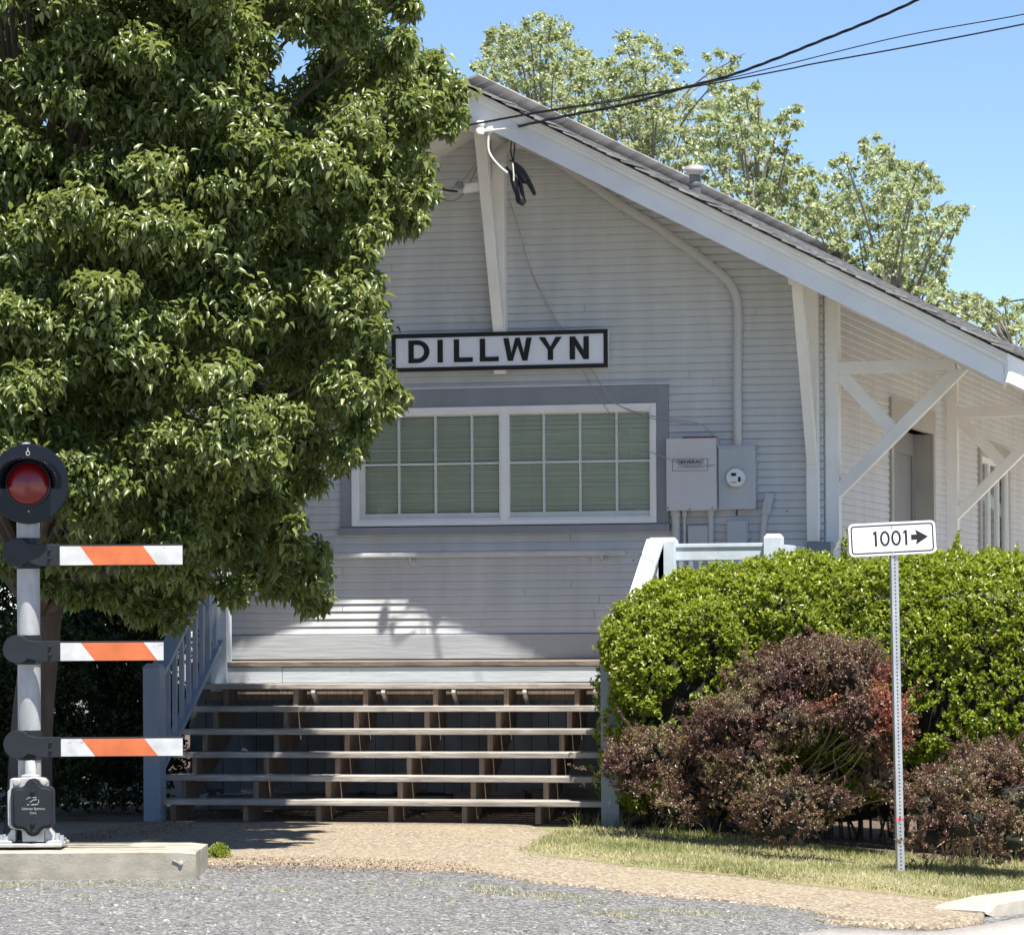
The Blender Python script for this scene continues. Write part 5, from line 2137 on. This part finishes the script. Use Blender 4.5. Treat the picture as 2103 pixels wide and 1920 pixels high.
# ---- clumpy shrubs ---------------------------------------------------
def shrub(name, label, cat, group, clumps, mat, leafL, dens, base, twigs=0, extra=None, axis_up=.6, core=.46, corefill=True):
    """clumps: (centre Vector, (rx,ry,rz))"""
    t = thing(name, base, label, cat, group)
    Ps, Ns = [], []
    for ce, r in clumps:
        area = 4 * math.pi * ((r[0] * r[1] + r[0] * r[2] + r[1] * r[2]) / 3)
        n = int(area * dens)
        d = rand_dirs(n)
        d[:, 2] = np.where(rng.random(n) < .6, np.abs(d[:, 2]), d[:, 2])
        s0 = random.uniform(0, 50)
        lm = np.array([noise.noise(Vector(q) * 3.1 + Vector((s0, 0, 0))) for q in d])
        rad = (1 + .42 * lm) * (1.04 - .42 * rng.random(n) ** 1.5)
        p = np.array(ce)[None] + d * np.array(r)[None] * rad[:, None]
        Ps.append(p)
        Ns.append(d)
    if twigs:
        for _ in range(int(len(clumps) * 20)):
            ce, r = random.choice(clumps)
            d = Vector((random.gauss(0, 1), random.gauss(-.4, .8), random.gauss(.25, .8))).normalized()
            b0 = Vector(ce) + Vector((d.x * r[0], d.y * r[1], d.z * r[2])) * .85
            dv = (d * .6 + Vector((random.gauss(0, .35), random.gauss(0, .3), .55))).normalized()
            ln = random.uniform(.08, .28)
            sag = random.uniform(0, .5)
            kk_ = int(ln / .012)
            pp = np.array([b0 + dv * (ln * q / kk_) + Vector((d.x * .3, 0, -sag)) * (ln * (q / kk_) ** 2) + Vector((random.gauss(0, .006), random.gauss(0, .006), random.gauss(0, .006))) for q in range(kk_)])
            Ps.append(pp)
            Ns.append(np.tile(np.array([dv]), (len(pp), 1)))
    Ps, Ns = np.vstack(Ps), np.vstack(Ns)
    fq = 6.5 if twigs else 2.0
    gk = np.array([p[2] > gz(p[0], p[1]) + .015 and (not twigs or noise.noise(Vector(p) * fq) + .6 * noise.noise(Vector(p) * fq * 2.3) > -.22 + .25 * (1.0 - p[2])) for p in Ps])
    Ps, Ns = Ps[gk], Ns[gk]
    A = nrm(Ns * .6 + np.array([0, 0, axis_up])[None] + rng.normal(size=Ns.shape) * .35)
    vals = rosettes(Ps, A, 6, .4, 1.35, leafL * .7, leafL * 1.25, .55, (0, .2), .4)
    rnd = rng.random(len(vals[0]))
    if twigs:
        mixn = np.array([noise.noise(Vector(p) * 3.3 + Vector((9, 0, 0))) for p in vals[0]])
        rnd = np.clip(rnd * .8 + mixn * .55 + .12, 0, 1)
    if extra:
        sel_ = extra(vals[0])
        foliage("leaves", *[v[~sel_] for v in vals], TPL_SMALL, mat, t, rnd[~sel_])
        if sel_.any():
            o = foliage("leaves", *[v[sel_] for v in vals], TPL_SMALL, M['barberryred'], t)
            o["label"] = "orange red leaves"
    else:
        foliage("leaves", *vals, TPL_SMALL, mat, t, rnd)
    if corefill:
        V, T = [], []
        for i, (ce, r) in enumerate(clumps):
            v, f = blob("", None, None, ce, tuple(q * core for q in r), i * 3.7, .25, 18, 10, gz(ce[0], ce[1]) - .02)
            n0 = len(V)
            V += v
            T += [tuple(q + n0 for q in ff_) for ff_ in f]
        npmesh("shade_core", [tuple(v) for v in V], T, M['core'], t)  # solid dark blobs coloured as the shade inside the bush
    c = MB()
    for k in range(max(6, twigs)):
        ce, r = random.choice(clumps)
        b0 = Vector((base[0] + random.uniform(-.25, .25), base[1] + random.uniform(-.2, .15), base[2] - .03))
        e0 = Vector(ce) + Vector((random.uniform(-1, 1) * r[0], random.uniform(-1.05, .2) * r[1], random.uniform(-.6, .8) * r[2]))
        pts = [b0, b0.lerp(e0, .35) + Vector((random.uniform(-.1, .1), -.06, .12)), b0.lerp(e0, .7) + Vector((random.uniform(-.12, .12), random.uniform(-.1, .05), random.uniform(-.05, .15))), e0]
        c.tube(catmull(pts, 4), [v for v in np.linspace(.008, .0025, 13)], 5)
    c.build("twigs", M['twig'] if twigs else M['bark'], t)
    return t


def cl(u, v, Z, ru, rv, rd):
    return (atD(u, v, Z), (ru * Z / FPX, rd, rv * Z / FPX))


BG = "purple barberry bushes along the bed"
bb = onG(1320, 1690)
shrub("barberry_bush", "low rounded purple barberry next to the right stair post", "bush", BG,
      [cl(1330, 1555, 28.6, 78, 62, .32), cl(1285, 1580, 28.6, 45, 48, .25), cl(1385, 1580, 28.4, 60, 60, .28), cl(1400, 1650, 28.2, 60, 50, .28), cl(1440, 1600, 28.4, 50, 80, .3)], M['barberry'], .019, 2100, bb, 16)
bb = onG(1590, 1715)
red_c = [np.array(atD(1835, 1450, 28.0)), np.array(atD(1680, 1420, 27.9))]


def red_sel(P):
    d0 = np.linalg.norm((P - red_c[0][None]) * np.array([1, .5, .45])[None], axis=1)
    d1 = np.linalg.norm(P - red_c[1][None], axis=1)
    pr = np.where(d0 < .20, .75 - d0 * 3.0, 0) + np.where(d1 < .14, .30, 0)
    return rng.random(len(P)) < pr


shrub("barberry_bush", "tallest purple barberry, with a patch of orange red leaves by the sign post", "bush", BG,
      [cl(1680, 1365, 28.4, 110, 60, .40), cl(1590, 1400, 28.3, 80, 55, .36), cl(1760, 1390, 28.3, 80, 70, .36), cl(1520, 1470, 28.1, 75, 60, .36), cl(1620, 1480, 28.1, 90, 60, .36),
       cl(1790, 1470, 28.1, 70, 75, .36), cl(1460, 1510, 28.2, 60, 60, .3), cl(1540, 1560, 28.0, 65, 45, .3), cl(1830, 1500, 28.1, 40, 80, .26), cl(1500, 1600, 28.0, 50, 60, .26), cl(1815, 1600, 28.2, 45, 60, .24)],
      M['barberry'], .019, 1900, bb, 34, red_sel)
bb = onG(1640, 1728)
shrub("barberry_bush", "small greenish brown barberry sprawling in front of the tallest one", "bush", BG,
      [cl(1630, 1640, 27.3, 75, 50, .26), cl(1560, 1670, 27.4, 60, 50, .24), cl(1700, 1655, 27.4, 55, 40, .22), cl(1600, 1700, 27.3, 80, 35, .2)], M['barberry'], .018, 1700, bb, 14)
bb = onG(2000, 1760)
shrub("barberry_bush", "wide purple barberry at the right edge, behind the sign post", "bush", BG,
      [cl(2040, 1580, 27.2, 85, 60, .34), cl(1950, 1620, 27.0, 80, 60, .34), cl(2090, 1640, 27.0, 80, 70, .34), cl(1900, 1660, 26.95, 65, 55, .28), cl(1990, 1690, 26.8, 90, 60, .3), cl(2150, 1600, 27.2, 80, 80, .35), cl(1900, 1720, 26.9, 55, 40, .22), cl(2090, 1725, 26.8, 80, 45, .25)],
      M['barberry'], .019, 1900, bb, 26)
# ---- dark evergreens behind the signal --------------------------------
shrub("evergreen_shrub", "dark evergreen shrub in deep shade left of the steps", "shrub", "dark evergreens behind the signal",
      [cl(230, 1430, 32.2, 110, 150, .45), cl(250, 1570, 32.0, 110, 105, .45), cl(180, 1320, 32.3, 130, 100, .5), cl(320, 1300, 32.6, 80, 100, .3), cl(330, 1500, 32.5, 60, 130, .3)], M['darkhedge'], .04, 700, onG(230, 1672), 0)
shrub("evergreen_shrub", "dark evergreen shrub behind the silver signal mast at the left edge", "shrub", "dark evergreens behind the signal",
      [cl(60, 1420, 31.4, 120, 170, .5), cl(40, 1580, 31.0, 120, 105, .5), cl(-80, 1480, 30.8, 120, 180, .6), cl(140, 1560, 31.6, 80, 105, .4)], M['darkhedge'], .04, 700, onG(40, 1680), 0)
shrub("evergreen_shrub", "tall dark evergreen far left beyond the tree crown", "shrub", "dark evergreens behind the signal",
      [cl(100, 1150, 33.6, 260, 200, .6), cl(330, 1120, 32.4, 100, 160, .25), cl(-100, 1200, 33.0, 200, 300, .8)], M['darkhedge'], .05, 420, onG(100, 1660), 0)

# ---- weed and low plants ----------------------------------------------
wp = onG(450, 1762)
wd_ = thing("weed", wp, "small green weed tuft at the end of the concrete block", "plant")
n = 900
d = rand_dirs(n)
d[:, 2] = np.abs(d[:, 2])
P = np.array(wp)[None] + d * np.array([.085, .07, .10])[None] * (rng.random(n) ** .4)[:, None]
foliage("leaves", P, nrm(d + np.array([0, 0, .4])[None] + rng.normal(size=d.shape) * .4), nrm(d * .3 + np.array([0, -.3, 1])[None]), rng.uniform(.012, .024, n), rng.uniform(.006, .012, n), np.zeros(n), TPL_SMALL, M['hedge'], wd_)
c = MB()
for k in range(14):
    e = Vector((random.uniform(-.08, .08), random.uniform(-.06, .06), random.uniform(.04, .09)))
    c.tube([wp + Vector((0, 0, -.01)), wp + e * .6, wp + e], .002, 4)
c.build("stems", M['darkhedge'], wd_)


# ---- grass --------------------------------------------------------------
def poly_world(pl):
    return [(p.x, p.y) for p in pl]


lawn_poly = poly_world(G([(1062, 1750), (1110, 1725), (1180, 1700), (1260, 1700), (1330, 1710), (1500, 1720), (1700, 1738), (1820, 1755), (1960, 1768), (2110, 1772), (2250, 1775), (2250, 1830), (2103, 1842), (1994, 1853), (1874, 1840), (1750, 1826), (1600, 1811), (1495, 1796), (1297, 1779), (1178, 1762)]))


def scatter(poly, n):
    A_ = np.array(poly)
    out = np.zeros((0, 2))
    while len(out) < n:
        c_ = rng.uniform(A_.min(0), A_.max(0), (n * 2, 2))
        out = np.vstack([out, c_[in_poly(c_, poly)]])
    return out[:n]


def gzv(P):
    return np.array([gz(x, y) for x, y in P])


xy = scatter(lawn_poly, 46000)
pat = np.array([noise.noise(Vector((x * 1.1, y * 1.1, 0))) + .5 * noise.noise(Vector((x * 3.3, y * 3.3, 4))) for x, y in xy])
keep = rng.random(len(xy)) < np.clip(.72 + pat * .6, .15, 1)
xy, pat = xy[keep], pat[keep]
n = len(xy)
P = np.column_stack([xy, gzv(xy) + .008])
D = nrm(np.column_stack([rng.normal(size=n) * .45, rng.normal(size=n) * .45, np.ones(n)]))
Nn = nrm(np.column_stack([rng.normal(size=n), rng.normal(size=n), np.full(n, .15)]))
Lg = rng.uniform(.018, .045, n) * np.clip(1 + pat * .5, .6, 1.6)
rr_ = np.clip(rng.normal(size=n) * .25 + .55 - pat * .55, 0, 1)
o = foliage("grass", P, D, Nn, Lg, rng.uniform(.003, .0055, n), rng.uniform(.1, .6, n), TPL_BLADE, M['grass'], None, rr_)
o["kind"] = "stuff"
# taller tufts along the bushes, sparse grass in the gravel
tuf = []
for (u, v) in ((1340, 1716), (1368, 1718), (1400, 1722), (1440, 1726), (1460, 1722), (1195, 1692), (1530, 1730), (1990, 1774), (2030, 1774), (1260, 1702), (1640, 1742), (1860, 1764), (2090, 1778), (1290, 1706), (1185, 1700), (1225, 1703)):
    q = onG(u, v)
    for _ in range(16):
        tuf.append((q.x + random.gauss(0, .03), q.y + random.gauss(0, .03)))
tuf = np.array(tuf)
n = len(tuf)
P = np.column_stack([tuf, gzv(tuf) + .01])
D = nrm(np.column_stack([rng.normal(size=n) * .3, rng.normal(size=n) * .3, np.ones(n)]))
o = foliage("grass_tufts", P, D, rand_dirs(n), rng.uniform(.06, .15, n), rng.uniform(.004, .007, n), rng.uniform(.1, .7, n), TPL_BLADE, M['grass'], None, rng.random(n) * .55)
o["kind"] = "stuff"
edge_poly = poly_world(G([(-20, 1808), (420, 1808), (520, 1790), (760, 1790), (960, 1792), (1100, 1815), (1300, 1838), (1500, 1852), (1640, 1866), (1720, 1882), (1640, 1905), (1400, 1905), (1100, 1880), (800, 1850), (500, 1850), (200, 1850), (-20, 1850)]))
xy = scatter(edge_poly, 26000)
pat = np.array([noise.noise(Vector((x * 1.3, y * 2.1, 9))) + .6 * noise.noise(Vector((x * 4.1, y * 4.1, 2))) for x, y in xy])
keep = rng.random(len(xy)) < np.clip((pat - .12) * 1.4, 0, 1)
xy = xy[keep]
n = len(xy)
P = np.column_stack([xy, gzv(xy) - .012])
D = nrm(np.column_stack([rng.normal(size=n) * .7, rng.normal(size=n) * .7, np.ones(n)]))
o = foliage("weedy_grass", P, D, rand_dirs(n), rng.uniform(.015, .04, n), rng.uniform(.003, .006, n), rng.uniform(.1, .6, n), TPL_BLADE, M['grass'], None, np.clip(rng.normal(size=n) * .3 + .6, 0, 1))
o["kind"] = "stuff"

# ---- gravel stones ---------------------------------------------------
grav_poly = poly_world(G([(-60, 1800), (430, 1800), (600, 1790), (800, 1795), (960, 1800), (1100, 1822), (1300, 1845), (1500, 1865), (1690, 1885), (1660, 1935), (-60, 1960)]))
xy = scatter(grav_poly, 46000)
pat = np.array([noise.noise(Vector((x * .9, y * 1.6, 5))) for x, y in xy])
cam2 = np.array([CAM.x, CAM.y])
dist = np.linalg.norm(xy - cam2[None], axis=1)
near = np.clip((24.2 - dist) / 2.6, 0, 1)
keep = rng.random(len(xy)) < np.clip(.16 + .85 * near + pat * .35, .04, 1)
xy = xy[keep]
n = len(xy)
octv = np.array([(1, 0, 0), (-1, 0, 0), (0, 1, 0), (0, -1, 0), (0, 0, 1), (0, 0, -1)], float)
octf = np.array([(0, 2, 4), (2, 1, 4), (1, 3, 4), (3, 0, 4), (2, 0, 5), (1, 2, 5), (3, 1, 5), (0, 3, 5)])
sz = rng.lognormal(math.log(.0080), .40, n)
V = octv[None] * rng.uniform(.6, 1.25, (n, 6, 1)) * sz[:, None, None] * np.array([1.1, 1.1, .75])[None, None]
ra = rng.random(n) * 6.28
ca, sa = np.cos(ra)[:, None], np.sin(ra)[:, None]
Vx, Vy = V[:, :, 0] * ca - V[:, :, 1] * sa, V[:, :, 0] * sa + V[:, :, 1] * ca
tilt = rng.normal(size=(n, 1)) * .5
Vz = V[:, :, 2] + Vx * tilt
V = np.stack([Vx, Vy, Vz], axis=2)
V = V + np.column_stack([xy, gzv(xy) - .016])[:, None, :]
T = octf[None] + (np.arange(n) * 6)[:, None, None]
o = npmesh("gravel", V.reshape(-1, 3), T.reshape(-1, 3), M['stone'], None, np.repeat(np.clip(rng.normal(size=n) * .27 + .5, 0, 1), 6))
o["kind"] = "stuff"
print("stones", n)

# ---- leaf litter -----------------------------------------------------
lit = [poly_world([Vector((xsL - .1, YF + .05, 0)), Vector((xsR, YF + .05, 0)), Vector((xsR, YD + .3, 0)), Vector((xsL - .1, YD + .3, 0))]),
       poly_world(G([(130, 1725), (300, 1700), (330, 1690), (420, 1700), (380, 1712), (200, 1735)])),
       poly_world(G([(420, 1770), (700, 1772), (960, 1785), (1000, 1800), (800, 1805), (430, 1800)])),
       poly_world(G([(1250, 1698), (1500, 1716), (1700, 1735), (2000, 1765), (2110, 1770), (2110, 1745), (1700, 1715), (1260, 1685)])),
       poly_world(G([(1180, 1757), (1300, 1774), (1500, 1790), (1750, 1820), (1990, 1848), (1990, 1855), (1600, 1817), (1300, 1786), (1180, 1768)]))]
Pl, cnt = [], (1100, 1100, 2600, 1100, 900)
for pl, k in zip(lit, cnt):
    q = scatter(pl, k)
    Pl.append(np.column_stack([q, gzv(q) + .026 + rng.random(k) * .02]))
Pl = np.vstack(Pl)
n = len(Pl)
D = nrm(np.column_stack([rng.normal(size=(n, 2)), rng.normal(size=n) * .35]))
Nn = nrm(np.column_stack([rng.normal(size=(n, 2)) * .5, np.ones(n)]))
o = foliage("leaf_litter", Pl, D, Nn, rng.uniform(.008, .024, n), rng.uniform(.004, .010, n), rng.uniform(-.3, .3, n), TPL_SMALL, M['litter'], None, rng.random(n))
o["kind"] = "stuff"
c = MB()
q = onY(487, 1552, YF + .5)
fl2 = foliage("fallen_leaf", np.array([[q.x, YF + 2 * .262 + .06, 3 * RISE + .004]]), np.array([[1., .2, .12]]), np.array([[0., -.6, 1.]]), np.array([.07]), np.array([.045]), np.array([.3]), TPL_LONG, M['litter'], None, np.array([.95]))
tag(fl2, "dry tan leaf lying on the third step", "leaf")

# ---- trees behind the building -------------------------------------------
def z8p(l):
    return [(900 + x * .5967, y * .5967) for x, y in l]


def bgtree(label, poly, Z, spacing, base_u, ntw=30, lf=.060, dens=1.0):
    poly = z8p(poly)
    A_ = np.array(poly)
    c_ = rng.uniform(A_.min(0), A_.max(0), (3500, 2))
    c_ = c_[in_poly(c_, poly)]
    ed_ = edge_dist(c_, poly)
    cs, rs_ = [], []
    for lay in range(3):
        keep = []
        for i in rng.permutation(len(c_)):
            if all((c_[i][0] - c_[j][0]) ** 2 + (c_[i][1] - c_[j][1]) ** 2 > spacing ** 2 for j in keep):
                keep.append(i)
        kz_ = c_[keep]
        cs.append(px_arr(kz_, Z + rng.uniform(-1.0, 1.0, len(keep)) + (lay - 1) * .9))
        rs_.append(np.minimum(ed_[keep] * .8 + 6, spacing * .85) * Z / FPX)
    cs, rs_ = np.vstack(cs), np.concatenate(rs_)
    gk = noise_keep = np.array([noise.noise(Vector(q) * .9) for q in cs]) > -.33
    cs, rs_ = cs[gk], rs_[gk]
    base = atD(base_u, 1290, Z)
    base.z = gz(base.x, base.y)
    t = thing("maple_tree", base, label, "tree", "pale maples behind the station")
    Ps, Ns = [], []
    for q, r in zip(cs, rs_):
        n = int((56 + 1750 * r * r) * dens)
        d = rand_dirs(n)
        d[:, 2] = np.where(rng.random(n) < .6, np.abs(d[:, 2]), d[:, 2])
        Ps.append(q[None] + d * (r * np.abs(rng.normal(size=n)) * .62)[:, None] * np.array([1.15, 1.15, .8])[None])
        Ns.append(d)
    Ps, Ns = np.vstack(Ps), np.vstack(Ns)
    n = len(Ps)
    D = nrm(Ns * .5 + rng.normal(size=Ns.shape) * .8 + np.array([-.5, 0, .1])[None])
    Nv = nrm(rng.normal(size=Ns.shape) * .7 + np.array([0, -.1, .8])[None])
    Lf = rng.uniform(lf * .6, lf * 1.2, n)
    foliage("crown", Ps, D, Nv, Lf, Lf * rng.uniform(.6, .95, n), rng.uniform(0, .4, n), TPL_SMALL, M['maple'], t)
    ch = []
    zc = cs[:, 2]
    cm = Vector(cs.mean(0))
    h = zc.max()
    trunk_pts = catmull([base + Vector((0, 0, -.2)), base.lerp(Vector((cm.x, cm.y, zc.min())), .6), Vector((cm.x, cm.y, zc.min() + .2)), Vector((cm.x + .2, cm.y, h - .9))], 5)
    ch.append((trunk_pts, [v for v in np.interp(np.linspace(0, 1, len(trunk_pts)), [0, .6, .75, 1], [.22, .12, .06, .008])]))
    for i in rng.permutation(len(cs))[:ntw]:
        e = Vector(cs[i])
        k = max(2, min(len(trunk_pts) - 2, int(len(trunk_pts) * .35 + len(trunk_pts) * .6 * (e.z - zc.min()) / (h - zc.min() + .01)) - 2))
        s0 = trunk_pts[k]
        pts = catmull([s0, s0.lerp(e, .5) + Vector((0, 0, .1 + .15 * random.random())), e, e + (e - s0).normalized() * .12 + Vector((random.uniform(-.1, .1), 0, .0))], 4)
        ch.append((pts, [v for v in np.linspace(.022, .003, len(pts))]))
    limbs("trunk", M['palebark'], t, ch, 5)
    return n


nb = 0
nb += bgtree("leftmost tall pale maple above the roof, beside the pear tree", [(110, 240), (150, 215), (175, 130), (165, 110), (240, 95), (300, 85), (345, 48), (410, 65), (465, 100), (470, 150), (500, 190), (520, 260), (500, 330), (560, 420), (520, 470), (440, 420), (300, 370), (180, 300), (110, 260)], 52, 25, 1150)
nb += bgtree("tall pale maple rising behind the overhead cables, left of the roof vent", [(510, 185), (600, 205), (625, 120), (700, 112), (735, 125), (760, 165), (840, 168), (870, 200), (980, 180), (1028, 205), (1005, 280), (960, 330), (900, 420), (850, 560), (800, 620), (690, 560), (560, 470), (520, 380), (480, 300)], 54, 26, 1330)
nb += bgtree("pale maple standing directly behind the roof vent pipe", [(960, 320), (1060, 300), (1110, 290), (1115, 350), (1090, 420), (1170, 420), (1195, 385), (1245, 370), (1240, 440), (1185, 520), (1240, 545), (1280, 620), (1330, 760), (1280, 850), (1130, 770), (980, 680), (880, 640), (850, 560), (900, 430)], 50, 25, 1540)
nb += bgtree("spreading pale maple right of the vent with a branch pointing right", [(1280, 590), (1330, 575), (1400, 545), (1450, 560), (1470, 460), (1520, 465), (1560, 520), (1575, 570), (1640, 560), (1690, 600), (1735, 650), (1700, 690), (1660, 730), (1760, 720), (1840, 715), (1835, 740), (1780, 800), (1730, 830), (1765, 870), (1745, 960), (1700, 1000), (1600, 1010), (1480, 950), (1360, 870), (1290, 780)], 49, 25, 1800)
nb += bgtree("rightmost low pale maple showing above the eave", [(1640, 1010), (1730, 960), (1790, 1040), (1830, 1000), (1890, 1045), (1960, 1030), (2060, 1050), (2200, 1060), (2200, 1330), (2040, 1250), (1900, 1150), (1760, 1080)], 47, 24, 2080)
print("maple leaves", nb)
